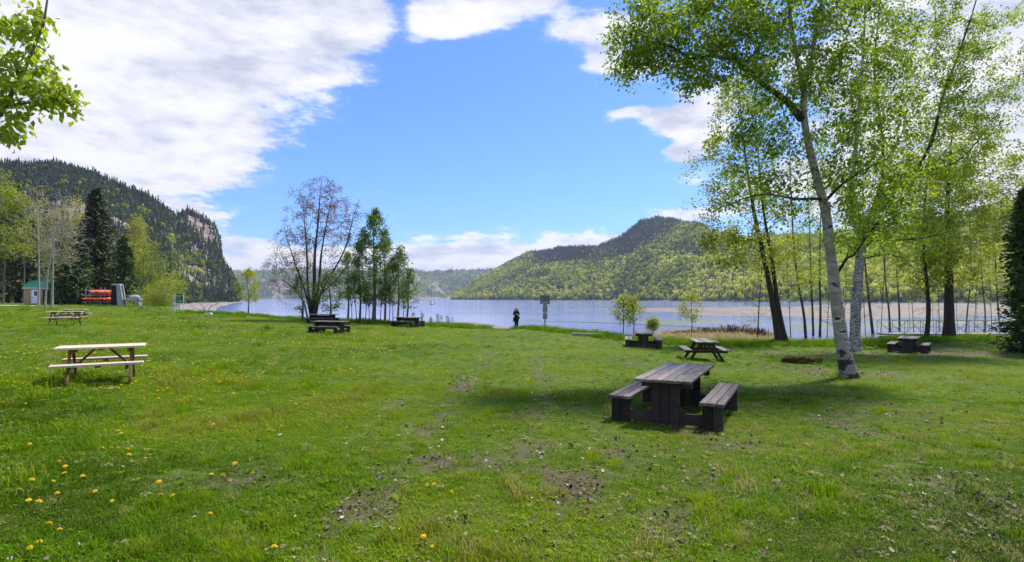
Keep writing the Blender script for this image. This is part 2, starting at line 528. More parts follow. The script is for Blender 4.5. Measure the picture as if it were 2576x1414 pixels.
def resample(P, seg):
    """Catmull-Rom through the points, about seg long pieces"""
    P = np.asarray(P, float)
    if len(P) < 2:
        return P
    Q = np.vstack([2 * P[0] - P[1], P, 2 * P[-1] - P[-2]])
    out = []
    for i in range(1, len(Q) - 2):
        a, b, c, d = Q[i - 1], Q[i], Q[i + 1], Q[i + 2]
        m_ = max(1, int(np.linalg.norm(c - b) / seg))
        for k in range(m_):
            t = k / m_
            out.append(0.5 * (2 * b + (c - a) * t + (2 * a - 5 * b + 4 * c - d) * t * t + (3 * b - a - 3 * c + d) * t ** 3))
    out.append(P[-1])
    return np.array(out)


# value noise
_perm = rng.random((256, 256))


def vnoise(x, y):
    xi, yi = np.floor(x).astype(int), np.floor(y).astype(int)
    fx, fy = x - xi, y - yi
    fx, fy = fx * fx * (3 - 2 * fx), fy * fy * (3 - 2 * fy)
    g = lambda a, b: _perm[a % 256, b % 256]
    return (g(xi, yi) * (1 - fx) + g(xi + 1, yi) * fx) * (1 - fy) + (g(xi, yi + 1) * (1 - fx) + g(xi + 1, yi + 1) * fx) * fy


def fbm(x, y, o=4):
    s, a, t = 0, 0.5, 0
    for i in range(o):
        s = s + a * vnoise(x * 2 ** i + 17.3 * i, y * 2 ** i + 5.1 * i)
        t += a
        a *= 0.5
    return s / t


def sstep(a, b, x):
    t = np.clip((x - a) / (b - a), 0, 1)
    return t * t * (3 - 2 * t)


def at(xd, yd, Y):
    """the point that lies Y metres ahead in the direction of a place in the photograph"""
    return np.array([(xd - CX) / F * Y, Y, EYE - (yd - HY) / F * Y])

# ------------------------------------------------------------------ terrain
WATER = -3.2
EDGE = [(250, 1000, 180), (400, 772, 100), (430, 780, 78), (460, 785, 66), (600, 791, 60), (780, 807, 50), (1000, 813, 47), (1120, 818, 46),
        (1200, 827, 45), (1300, 829, 45), (1340, 824, 43), (1450, 836, 40), (1560, 852, 37), (1700, 864, 34), (1960, 864, 34),
        (2200, 862, 33), (2400, 852, 36), (2576, 852, 36), (3200, 850, 36)]
ET = np.array([(e[0] - CX) / F for e in EDGE])
EY = np.array([e[2] for e in EDGE], float)
ctrl = [at(x, y, Y) for x, y, Y in EDGE[3:-1]]
ctrl += [np.array(p) for p in [(0, 0, 0.0), (0, 4, 0.0), (-4, 4, 0.02), (4, 4, -0.05), (2.6, 8.6, -0.2), (-8.3, 11.2, 0.05), (7.5, 21.5, -.62),
         (9.75, 15.8, -.45), (7.4, 30.5, -.92), (-23.7, 29, .38), (-11.6, 35, -.5), (21, 29, -1.0), (-67, 78, .78), (-45, 76, .72), (-60, 100, .9),
         (-110, 140, 1.6), (-110, 0, .8), (110, 0, -.4), (110, 60, -1.0), (0, -40, .4), (-60, -40, .6), (60, -40, .2), (0, 18, -.28), (0, 30, -.5), (17, 14, -.5)]]
ctrl = np.array(ctrl)


def _tps(r2):
    return 0.5 * r2 * np.log(r2 + 1e-9)


CP = ctrl[:, :2] / 30.0
_r2 = ((CP[:, None] - CP[None]) ** 2).sum(-1)
_n = len(CP)
_A = np.zeros((_n + 3, _n + 3))
_A[:_n, :_n] = _tps(_r2) + 0.02 * np.eye(_n)
_A[:_n, _n] = 1
_A[:_n, _n + 1:] = CP
_A[_n:, :_n] = _A[:_n, _n:].T
_W = np.linalg.solve(_A, np.concatenate([ctrl[:, 2], np.zeros(3)]))


def zlawn(x, y):
    x, y = np.asarray(x, float) / 30, np.asarray(y, float) / 30
    z = _W[_n] + _W[_n + 1] * x + _W[_n + 2] * y
    for i in range(_n):
        z = z + _W[i] * _tps((x - CP[i, 0]) ** 2 + (y - CP[i, 1]) ** 2)
    return z


def sdist(x, y):
    """metres beyond the edge of the lawn"""
    x, y = np.asarray(x, float), np.asarray(y, float)
    t = x / np.maximum(y, 1.0)
    s = y - np.interp(t, ET, EY) + (fbm(x * 0.35, y * 0.35, 3) - 0.5) * 1.6
    return np.where(y > 1, s, -30.0)


def zground(x, y):
    x, y = np.asarray(x, float), np.asarray(y, float)
    s = sdist(x, y)
    z = zlawn(x, y) + (fbm(x * 0.5 + 9, y * 0.5, 3) - 0.5) * 0.07
    xd = CX + F * x / np.maximum(y, 1)
    L = 5.0 + 4.0 * np.exp(-((xd - 1250) / 50.0) ** 2)
    zb = -2.75 - 0.03 * np.maximum(s, 0)
    bank = np.exp(-((xd - 1800) / 185.0) ** 4)
    zk = np.interp(s, [0, 16, 32, 46], [-1.0, -1.72, -2.25, -3.7]) + (fbm(x * 0.3, y * 0.3, 3) - 0.5) * 0.25
    zs = z + (zb - z) * sstep(0, 1, s / L)
    z = np.where(s > 0, zs + (zk - zs) * bank * sstep(0, 3, s), z)
    # the mossy mound beside the birch and the soil heaped at its foot
    z = z + 0.32 * np.exp(-(((x - 7.9) / 0.9) ** 2 + ((y - 17.6) / 0.6) ** 2))
    z = z + 0.12 * np.exp(-((x - 9.7) ** 2 + (y - 15.8) ** 2) / 0.8)
    return z


def zg(x, y):
    return float(zground(np.array([x]), np.array([y]))[0])


def onground(xd, yd):
    """where the line of sight through a place in the photograph meets the ground"""
    Y = np.concatenate([np.arange(2, 30, 0.02), np.arange(30, 140, 0.1)])
    p = zground((xd - CX) / F * Y, Y) - (EYE - (yd - HY) / F * Y)
    i = int(np.argmax(p > 0)) if (p > 0).any() else len(Y) - 1
    return np.array([(xd - CX) / F * Y[i], Y[i], float(zg((xd - CX) / F * Y[i], Y[i]))])


def dirt(x, y):
    """how worn the lawn is: bare, littered ground in the foreground and under the birches"""
    n = fbm(x * 1.5 + 3, y * 1.1 + 8, 4)
    fore = np.exp(-(((x - 1.0) / 3.6) ** 2)) * sstep(13, 6, y) * 0.24
    fore = fore + sstep(0.5, 4, x) * sstep(14, 5, y) * 0.12
    track = (np.exp(-((x - 0.35 - 0.03 * y) / 0.30) ** 2) + np.exp(-((x + 1.3 - 0.02 * y) / 0.30) ** 2)) * sstep(3, 6, y) * sstep(34, 18, y) * 0.40
    birch = np.exp(-(((x - 9.2) / 3.2) ** 2 + ((y - 17.2) / 2.2) ** 2)) * 0.55
    rt = np.exp(-(((x - 21) / 9.0) ** 2 + ((y - 27.2) / 2.0) ** 2)) * 0.65
    left = sstep(-1, -6, x) * 0.25
    return np.clip((n - 0.5) * 1.5 + 0.16 + fore + track + birch + rt - left, 0, 1)


xs = np.concatenate([np.arange(-130, -40, 4), np.arange(-40, -14, 1), np.arange(-14, 16, 0.3), np.arange(16, 45, 1), np.arange(45, 130, 4)])
ys = np.concatenate([np.arange(-40, 0, 4), np.arange(0, 24, 0.3), np.arange(24, 75, 0.8), np.arange(75, 185, 5)])
GX, GY = np.meshgrid(xs, ys)
GZ = zground(GX, GY)
nx, ny_ = len(xs), len(ys)
ii, jj = np.meshgrid(np.arange(nx - 1), np.arange(ny_ - 1))
q0 = (jj * nx + ii).ravel()
quads = np.stack([q0, q0 + 1, q0 + nx + 1, q0 + nx], -1)
V = np.stack([GX.ravel(), GY.ravel(), GZ.ravel()], -1)
S = sdist(GX, GY).ravel()
Dv = dirt(GX, GY).ravel()
qs = S[quads].mean(1)
xdq = CX + F * V[quads][:, :, 0].mean(1) / np.maximum(V[quads][:, :, 1].mean(1), 1)


def sub(name, keep, m):
    f = quads[keep]
    used, inv = np.unique(f, return_inverse=True)
    return tag(mesh(name, V[used], inv.reshape(-1, 4), m, smooth=True, vattr={'dirt': Dv[used]}), kind='structure')


strip = (qs >= 1.0) & (qs < 40) & (xdq > 1610) & (xdq < 1990)
sub('lawn', qs < 1.0, 'lawn_ground')
sub('dry_grass_bank', strip, 'dry_ground')
sub('beach', (qs >= 1.0) & ~strip, 'sand')

# the water reaches the horizon
wv = [(-9000, -300, WATER), (9000, -300, WATER), (9000, 14000, WATER), (-9000, 14000, WATER)]
tag(mesh('water', wv, [(0, 1, 2, 3)], 'lake_water'), kind='structure')


def bar(name, poly, h, m, dz=0.0):
    """a low bank in the water; poly in photo units on the water plane"""
    P = []
    for x, y in poly:
        Y = (EYE - WATER) * F / (y - HY)
        P.append(((x - CX) / F * Y, Y))
    P = np.array(P + [P[0]])
    d = np.concatenate([[0], np.cumsum(np.hypot(*np.diff(P, axis=0).T))])
    k = 160
    t = np.linspace(0, d[-1], k, endpoint=False)
    ring = np.stack([np.interp(t, d, P[:, 0]), np.interp(t, d, P[:, 1])], -1)
    c = ring.mean(0)
    wob = 1 + (fbm(ring[:, 0] * 0.06, ring[:, 1] * 0.06, 4) - 0.5)[:, None] * 0.28
    ring = c + (ring - c) * wob
    vs, fs = [], []
    for i, (s, z) in enumerate([(1.0, -0.15), (0.93, 0.25), (0.75, 0.6), (0.45, 0.85), (0.0, 1.0)]):
        r = c + (ring - c) * s
        zz = WATER + dz + h * z + (fbm(r[:, 0] * 0.1, r[:, 1] * 0.1, 3) - 0.5) * h * 0.5
        vs.append(np.concatenate([r, zz[:, None]], 1))
    V_ = np.concatenate(vs)
    for i in range(4):
        for j in range(k):
            fs.append((i * k + j, i * k + (j + 1) % k, (i + 1) * k + (j + 1) % k, (i + 1) * k + j))
    return tag(mesh(name, V_, fs, m, smooth=True), kind='structure')


bar('sandbar', [(1478, 778), (1560, 776), (1700, 776), (1900, 774), (2150, 764), (2500, 762), (2900, 763), (2900, 788), (2500, 795), (2150, 802),
                (1960, 800), (1840, 796), (1700, 791), (1600, 786), (1540, 781)], 0.5, 'sand')
bar('sandbar', [(1110, 836), (1120, 819), (1150, 810), (1195, 811), (1245, 817), (1285, 824), (1290, 834), (1200, 838)], 0.35, 'sand')
bar('seaweed_bank', [(1600, 806), (1700, 802), (1820, 804), (1840, 810), (1700, 813), (1620, 811)], 0.14, 'seaweed')
bar('seaweed_bank', [(1960, 817), (2100, 812), (2300, 806), (2560, 802), (2560, 812), (2200, 822), (2000, 828)], 0.14, 'seaweed')
bar('seaweed_bank', [(1290, 805.6), (1500, 809.5), (1700, 816), (1900, 828), (1900, 831), (1700, 818), (1500, 810.8), (1300, 806.4)], 0.05, 'seaweed')
bar('mud_flat', [(440, 766), (500, 758), (560, 757), (600, 760), (560, 770), (520, 790), (440, 790)], 0.4, 'stone')

# ------------------------------------------------------------------ hills
def hill(name, cols, m, nrow, rough, prof, back=1.35, rockf=None, seed=0, step_=4.0):
    """cols: photo x, ridge y, shore distance, ridge distance. Rows run from the shore up to the ridge and down behind."""
    c = np.array(cols, float)
    X = np.arange(c[0, 0], c[-1, 0] + 1, step_)
    ry, B, Rd = (np.interp(X, c[:, 0], c[:, i]) for i in (1, 2, 3))
    t = np.concatenate([np.linspace(0, 1, nrow), np.linspace(1, 2, max(4, nrow // 4))[1:]])
    tt = np.minimum(t, 1)
    Y = B[None] + (Rd - B)[None] * tt[:, None] + np.maximum(t - 1, 0)[:, None] * ((back - 1) * Rd)[None]
    H = EYE - (ry - HY) / F * Rd
    wx = (X[None] - CX) / F * Y
    fr = prof(tt[:, None], X[None])
    Z = WATER - 0.5 + (H - WATER + 0.5)[None] * fr
    n = fbm(wx * 0.012 + seed, Y * 0.012, 5) - 0.5
    env = np.sin(np.pi * tt)[:, None] ** 0.7
    Z = Z + n * rough * env * (H[None] / 100.0)
    Z = np.where(t[:, None] > 1, Z - (H * 0.5)[None] * (t[:, None] - 1), Z)
    rock = rockf(X[None] + 0 * Z, tt[:, None] + 0 * Z, wx, Y, Z) if rockf else 0 * Z
    rock = np.maximum(rock, sstep(1.6, 0.2, Z - WATER))
    k, n_ = len(t), len(X)
    i, j = np.meshgrid(np.arange(n_ - 1), np.arange(k - 1))
    q = (j * n_ + i).ravel()
    fs = np.stack([q, q + 1, q + n_ + 1, q + n_], -1)
    Vh = np.stack([wx.ravel(), Y.ravel(), Z.ravel()], -1)
    o = tag(mesh(name, Vh, fs, m, smooth=True, vattr={'rock': rock.ravel()}), kind='structure')
    return dict(V=Vh, F=fs, rock=rock.ravel(), t=np.repeat(t, n_), xd=np.tile(X, k), o=o)


def left_rock(X, t, wx, Y, Z):
    n = fbm(wx * 0.03 + 40, Z * 0.02 + Y * 0.004, 4)
    r = sstep(0.50, 0.64, n) * 0.95 * sstep(0.12, 0.3, t)
    r = np.maximum(r, sstep(0.52, 0.60, fbm(wx * 0.05 + 4, Z * 0.03, 3)) * np.exp(-(((X - 500) / 60) ** 2 + ((t - 0.72) / 0.18) ** 2)) * 1.2)
    cliff = sstep(532, 546, X) * sstep(0.30, 0.42, t)
    cliff = np.maximum(cliff, sstep(470, 520, X) * sstep(0.40, 0.52, t) * sstep(1.0, 0.90, t) * (0.42 + 0.75 * fbm(wx * 0.09 + 3, Z * 0.025 + 8, 3)))
    return np.clip(np.maximum(r, cliff), 0, 1)


LH = hill('left_mountain', [(-500, 470, 210, 520), (-100, 440, 210, 540), (0, 428, 210, 560), (70, 427, 215, 580), (150, 426, 225, 600), (230, 442, 240, 610),
                            (330, 482, 270, 630), (400, 515, 300, 650), (428, 540, 330, 660), (442, 556, 390, 690), (452, 546, 420, 705), (472, 541, 440, 715), (500, 546, 470, 730),
                            (525, 560, 490, 735), (540, 574, 500, 737), (548, 590, 505, 738), (554, 612, 510, 739), (558, 645, 515, 740), (564, 664, 525, 742), (580, 684, 545, 745),
                            (596, 712, 575, 748), (602, 738, 600, 750), (606, 752, 620, 752)],
          'left_hill', 90, 26, lambda t, X: t ** (1.05 + 0.25 * sstep(430, 540, X)), rockf=left_rock, seed=3, step_=2.0)


def right_prof(t, X):
    # spurs come forward from the ridge: a bench half way up, steeper above
    a = t ** 0.85
    b = 0.42 * sstep(0.0, 0.38, t) + 0.58 * sstep(0.45, 1.0, t)
    k = np.exp(-((X - 1640) / 150.0) ** 2)
    return a * (1 - k) + b * k


RH = hill('right_mountain', [(1136, 752, 1800, 1830), (1150, 740, 1750, 1900), (1190, 712, 1650, 2000), (1260, 673, 1500, 2050), (1300, 652, 1430, 2000), (1330, 641, 1380, 1950),
                             (1400, 630, 1300, 1850), (1450, 623, 1240, 1800), (1500, 626, 1180, 1750), (1560, 601, 1110, 1720), (1610, 564, 1050, 1700), (1650, 555, 1000, 1680),
                             (1700, 558, 950, 1620), (1750, 567, 890, 1500), (1800, 590, 830, 1350), (1850, 607, 780, 1250), (1950, 600, 700, 1100), (2100, 590, 620, 1000),
                             (2250, 585, 560, 930), (2350, 565, 520, 900), (2450, 535, 490, 900), (2576, 505, 460, 900), (2900, 470, 420, 900), (3200, 480, 400, 900)],
          'right_hill', 80, 30, right_prof, seed=11, step_=6.0)


def far_rock(X, t, wx, Y, Z):
    n = fbm(X * 0.03 + 9, t * 6, 4)
    return np.clip(sstep(0.45, 0.62, n) * np.exp(-(((X - 1090) / 70) ** 2)) * sstep(0.75, 0.5, t) + np.exp(-(((X - 690) / 60) ** 2)) * sstep(0.5, 0.65, n) * 0.8 * sstep(.8, .5, t), 0, 1)


FH = hill('distant_hills', [(480, 700, 3300, 4300), (560, 690, 3300, 4300), (640, 694, 3300, 4200), (700, 690, 3200, 4200), (760, 684, 3200, 4200), (830, 690, 3300, 4300), (920, 694, 3400, 4400),
                            (1000, 690, 3300, 4300), (1040, 688, 3200, 4300), (1075, 695, 3200, 4300), (1130, 692, 3300, 4400), (1200, 689, 3400, 4500), (1300, 692, 3400, 4500), (1500, 690, 3400, 4500)],
          'far_hill', 50, 60, lambda t, X: sstep(-0.25, 1.0, t) * 1.12 - 0.12 * (1 - t), rockf=far_rock, seed=23, step_=5.0)


# ------------------------------------------------------------------ scattering (geometry nodes, one object per kind of stuff)
def scatter(name, P, rot, scl, idx, tint, protos, label, cat):
    me = bpy.data.meshes.new(name)
    me.from_pydata(np.asarray(P, float).tolist(), [], [])
    n = len(P)
    for k, typ, arr in (('rot', 'FLOAT_VECTOR', rot), ('scl', 'FLOAT_VECTOR', scl), ('idx', 'INT', idx), ('tint', 'FLOAT', tint)):
        a_ = me.attributes.new(k, typ, 'POINT')
        arr = np.asarray(arr)
        if typ == 'FLOAT_VECTOR':
            if arr.ndim == 1:
                arr = np.repeat(arr[:, None], 3, 1)
            a_.data.foreach_set('vector', arr.astype(np.float32).ravel())
        else:
            a_.data.foreach_set('value', arr.astype(np.int32 if typ == 'INT' else np.float32))
    o = bpy.data.objects.new(name, me)
    COL.objects.link(o)
    pc_ = bpy.data.collections.new(name + '_kinds')
    for i, pm in enumerate(protos):
        po = bpy.data.objects.new('%s_kind_%02d' % (name, i), pm)
        pc_.objects.link(po)
    g = bpy.data.node_groups.new(name, 'GeometryNodeTree')
    g.interface.new_socket('Geometry', in_out='INPUT', socket_type='NodeSocketGeometry')
    g.interface.new_socket('Geometry', in_out='OUTPUT', socket_type='NodeSocketGeometry')
    gi, go = g.nodes.new('NodeGroupInput'), g.nodes.new('NodeGroupOutput')
    ci = g.nodes.new('GeometryNodeCollectionInfo')
    ci.inputs['Collection'].default_value = pc_
    ci.inputs['Separate Children'].default_value = True
    ci.inputs['Reset Children'].default_value = True
    ip = g.nodes.new('GeometryNodeInstanceOnPoints')
    ip.inputs['Pick Instance'].default_value = True

    def na(nm, typ):
        nd = g.nodes.new('GeometryNodeInputNamedAttribute')
        nd.data_type = typ
        nd.inputs['Name'].default_value = nm
        return nd.outputs['Attribute']
    L = g.links.new
    L(gi.outputs[0], ip.inputs['Points'])
    L(ci.outputs[0], ip.inputs['Instance'])
    L(na('idx', 'INT'), ip.inputs['Instance Index'])
    L(na('rot', 'FLOAT_VECTOR'), ip.inputs['Rotation'])
    L(na('scl', 'FLOAT_VECTOR'), ip.inputs['Scale'])
    L(ip.outputs[0], go.inputs[0])
    md = o.modifiers.new('scatter', 'NODES')
    md.node_group = g
    return tag(o, label, cat, kind='stuff')


def rawmesh(name, V_, F_, m, mats2=None, mi=None):
    me = bpy.data.meshes.new(name)
    me.from_pydata(np.asarray(V_, float).tolist(), [], [list(map(int, f)) for f in F_])
    me.materials.append(MATS[m])
    if mats2:
        me.materials.append(MATS[mats2])
        me.polygons.foreach_set('material_index', mi)
    return me


def lp_conifer(seed):
    r = np.random.default_rng(seed)
    V_, F_ = [], []
    for k in range(46):
        z = r.uniform(0.06, 0.97)
        a = r.uniform(0, 6.28)
        l = (1 - z) * 0.20 * r.uniform(.6, 1.25) + 0.025
        d = np.array([math.cos(a), math.sin(a), 0])
        s = np.array([-d[1], d[0], 0]) * (l * 0.55 + 0.012)
        b = len(V_)
        V_ += [np.array([0, 0, z + 0.07]), d * l * .6 + s + [0, 0, z], d * l + [0, 0, z - 0.05], d * l * .6 - s + [0, 0, z]]
        F_ += [(b, b + 1, b + 2), (b, b + 2, b + 3)]
    b = len(V_)
    V_ += [np.array([.012, 0, 0]), np.array([-.006, .01, 0]), np.array([-.006, -.01, 0]), np.array([0, 0, 1.0])]
    F_ += [(b, b + 1, b + 3), (b + 1, b + 2, b + 3), (b + 2, b, b + 3)]
    return rawmesh('far_conifer', V_, F_, 'forest_conifer')


def lp_leafy(seed, n=64, m='forest_leaf', w_=0.27):
    r = np.random.default_rng(seed)
    V_, F_, mi = [], [], []
    for k in range(n):
        u_ = r.standard_normal(3)
        u_ /= np.linalg.norm(u_)
        rad = r.uniform(0.45, 1.0)
        c = np.array([0, 0, 0.60]) + u_ * rad * np.array([w_, w_, 0.40])
        s = r.uniform(0.07, 0.13)
        nrm = u_ + r.standard_normal(3) * 0.5 + [0, 0, 0.4]
        nrm /= np.linalg.norm(nrm)
        a = np.cross(nrm, r.standard_normal(3))
        a /= np.linalg.norm(a)
        b_ = np.cross(nrm, a)
        b = len(V_)
        V_ += [c + a * s, c + b_ * s * .8, c - a * s, c - b_ * s * .8]
        F_ += [(b, b + 1, b + 2, b + 3)]
        mi.append(0)
    b = len(V_)
    V_ += [np.array([.018, 0, 0]), np.array([-.009, .015, 0]), np.array([-.009, -.015, 0]), np.array([0, 0, .9])]
    F_ += [(b, b + 1, b + 3), (b + 1, b + 2, b + 3), (b + 2, b, b + 3)]
    mi += [1, 1, 1]
    return rawmesh('far_leafy_tree', V_, F_, m, 'forest_twig', mi)


def lp_bare(seed):
    r = np.random.default_rng(seed)
    V_, F_ = [], []
    for k in range(30):
        z = r.uniform(0.2, 0.8)
        a = r.uniform(0, 6.28)
        d = np.array([math.cos(a) * .2, math.sin(a) * .2, 0.22]) * r.uniform(.5, 1.1)
        s = np.array([-d[1], d[0], 0]) * 0.09
        b = len(V_)
        V_ += [np.array([0, 0, z]) + s, np.array([0, 0, z]) - s, np.array([0, 0, z]) + d]
        F_.append((b, b + 1, b + 2))
    b = len(V_)
    V_ += [np.array([.02, 0, 0]), np.array([-.01, .017, 0]), np.array([-.01, -.017, 0]), np.array([0, 0, 1.0])]
    F_ += [(b, b + 1, b + 3), (b + 1, b + 2, b + 3), (b + 2, b, b + 3)]
    return rawmesh('far_bare_tree', V_, F_, 'forest_twig')


FAR_KINDS = [lp_conifer(i) for i in range(4)] + [lp_leafy(10 + i) for i in range(4)] + [lp_bare(30 + i) for i in range(2)]


def forest(name, H, count, conif, hrange, label, tmax=1.25, tinter=None):
    Vq = H['V'][H['F']]
    d1, d2 = Vq[:, 2] - Vq[:, 0], Vq[:, 3] - Vq[:, 1]
    area = np.linalg.norm(np.cross(d1, d2), axis=1)
    tq = H['t'][H['F']].mean(1)
    rk = H['rock'][H['F']].mean(1)
    xq = H['xd'][H['F']].mean(1)
    cen = Vq.mean(1)
    clear = fbm(cen[:, 0] * .02 + 77, cen[:, 1] * .02 + cen[:, 2] * .02, 3)
    area = area * (.25 + sstep(.36, .52, clear))
    wgt = area * (1 - 0.88 * sstep(0.35, 0.65, rk)) * (tq < tmax) * (Vq[:, :, 2].mean(1) > WATER + 1.2) * (xq > -160) * (xq < 2760)
    pick = rng.choice(len(wgt), count, p=wgt / wgt.sum())
    a, b = rng.random(count)[:, None], rng.random(count)[:, None]
    q = Vq[pick]
    P = (q[:, 0] * (1 - a) + q[:, 1] * a) * (1 - b) + (q[:, 3] * (1 - a) + q[:, 2] * a) * b
    t = tq[pick]
    x = xq[pick]
    pc_ = conif(x, t, P)
    r = rng.random(count)
    kind = np.where(r < pc_, rng.integers(0, 4, count), rng.integers(4, 8, count))
    kind = np.where(rng.random(count) < 0.09, rng.integers(8, 10, count), kind)
    h = rng.uniform(*hrange, count) * np.where(kind < 4, 1.12, 0.92)
    h = h * (0.55 + 0.7 * fbm(P[:, 0] * 0.02, P[:, 1] * 0.02, 3)) * np.exp(rng.normal(0, .16, count))
    wd = h * rng.uniform(0.8, 1.25, count) * np.where(kind < 4, 0.92, 1.0)
    ti = np.clip(fbm(P[:, 0] * 0.015 + 5, P[:, 1] * 0.015, 3) * 1.2 - 0.1 + rng.standard_normal(count) * 0.22, 0, 1)
    if tinter is not None:
        ti = np.clip(ti + tinter(x, t), 0, 1)
    P[:, 2] -= 0.4
    rot = np.stack([rng.normal(0, .03, count), rng.normal(0, .03, count), rng.uniform(0, 6.28, count)], -1)
    return scatter(name, P, rot, np.stack([wd, wd, h], -1), kind, ti, FAR_KINDS, label, 'forest')


def conif_left(x, t, P):
    n = fbm(P[:, 0] * 0.012 + 7, P[:, 1] * 0.012 + P[:, 2] * 0.01, 3)
    return np.clip(0.95 + (n - 0.5) * 0.7 - 0.35 * np.exp(-(((x - 480) / 60) ** 2 + ((t - 0.45) / 0.16) ** 2)), 0.1, 0.97)


def conif_right(x, t, P):
    n = fbm(P[:, 0] * 0.006 + 3, P[:, 1] * 0.006, 4)
    g = lambda x0, t0, sx, st: np.exp(-(((x - x0) / sx) ** 2 + ((t - t0) / st) ** 2))
    k = 0.07 + sstep(0.50, 0.66, n) * 0.40
    k = k + 1.3 * g(1420, 0.80, 85, 0.30) + 1.3 * g(1600, 0.84, 75, 0.2) + 0.6 * g(1690, 0.95, 120, 0.12) + 0.5 * g(1740, 0.55, 60, 0.1)
    k = k + 0.4 * sstep(0.06, 0.0, t) + 0.3 * sstep(0.93, 1.0, t)
    return np.clip(k, 0.04, 0.97)


forest('left_mountain_forest', LH, 30000, conif_left, (6, 10.5), 'dark spruce forest covering the cliff-ended mountain on the left',
       tinter=lambda x, t: -.30)
forest('right_mountain_forest', RH, 60000, conif_right, (7.5, 13), 'pale green spring forest covering the mountain across the bay',
       tinter=lambda x, t: 0.15 * sstep(0.6, 0.2, t) + 0.15 * sstep(1700, 1900, x) + 0.06 - .45 * np.exp(-(((x - 1420) / 85) ** 2 + ((t - .85) / .3) ** 2)) - .4 * np.exp(-(((x - 1600) / 70) ** 2 + ((t - .86) / .2) ** 2)))  # two humps tinted darker: conifer stands, with cloud shadow put into the tree colour
forest('distant_forest', FH, 9000, lambda x, t, P: np.clip(0.35 + (fbm(P[:, 0] * 0.002, P[:, 1] * 0.002, 3) - 0.5) * 2, 0.05, 0.9), (16, 26),
       'hazy forest on the low hills at the far end of the bay')

# the air: far hills fade a little to blue
hv = [(-9500, -400, WATER - 1.5), (9500, -400, WATER - 1.5), (9500, 15000, WATER - 1.5), (-9500, 15000, WATER - 1.5),
      (-9500, -400, 420), (9500, -400, 420), (9500, 15000, 420), (-9500, 15000, 420)]
USE_HAZE = True
if USE_HAZE:
    hm = bpy.data.materials.new('haze_air')
    hm.use_nodes = True
    ht = NT(hm.node_tree)
    ht.n.clear()
    pv = ht.add('ShaderNodeVolumePrincipled')
    pv.inputs['Color'].default_value = (0.72, 0.80, 1.0, 1)
    pv.inputs['Density'].default_value = 0.000085
    pv.inputs['Anisotropy'].default_value = 0.2
    ho = ht.add('ShaderNodeOutputMaterial')
    ht.l.new(pv.outputs[0], ho.inputs['Volume'])
    MATS['haze_air'] = hm
    tag(mesh('haze', hv, [(3, 2, 1, 0), (4, 5, 6, 7), (0, 1, 5, 4), (1, 2, 6, 5), (2, 3, 7, 6), (3, 0, 4, 7)], 'haze_air'),
        'thin bluish air between the shore and the far hills', 'haze', kind='stuff')

# ------------------------------------------------------------------ trees
def leaves_mesh(P, size, droop=0.5, width=0.62, rs=None, bend=0.25):
    """leaf-shaped quads folded on the midrib at points P"""
    r = rs or rng
    n = len(P)
    s = size * r.uniform(0.65, 1.25, n)[:, None]
    a = r.uniform(0, 2 * np.pi, n)
    d = np.stack([np.cos(a), np.sin(a), -droop + r.normal(0, 0.55, n)], -1)
    d /= np.linalg.norm(d, axis=1, keepdims=True)
    sd_ = np.cross(d, r.standard_normal((n, 3)))
    sd_ /= np.linalg.norm(sd_, axis=1, keepdims=True) + 1e-9
    nm = np.cross(sd_, d)
    mid = P + d * s * 0.45
    V_ = np.stack([P, mid + sd_ * s * width * 0.5 + nm * s * bend * 0.4, P + d * s, mid - sd_ * s * width * 0.5 + nm * s * bend * 0.4], 1)
    i = np.arange(n)[:, None] * 4
    Fq = np.concatenate([np.stack([i[:, 0], i[:, 0] + 1, i[:, 0] + 2], -1), np.stack([i[:, 0], i[:, 0] + 2, i[:, 0] + 3], -1)])
    return V_.reshape(-1, 3), Fq


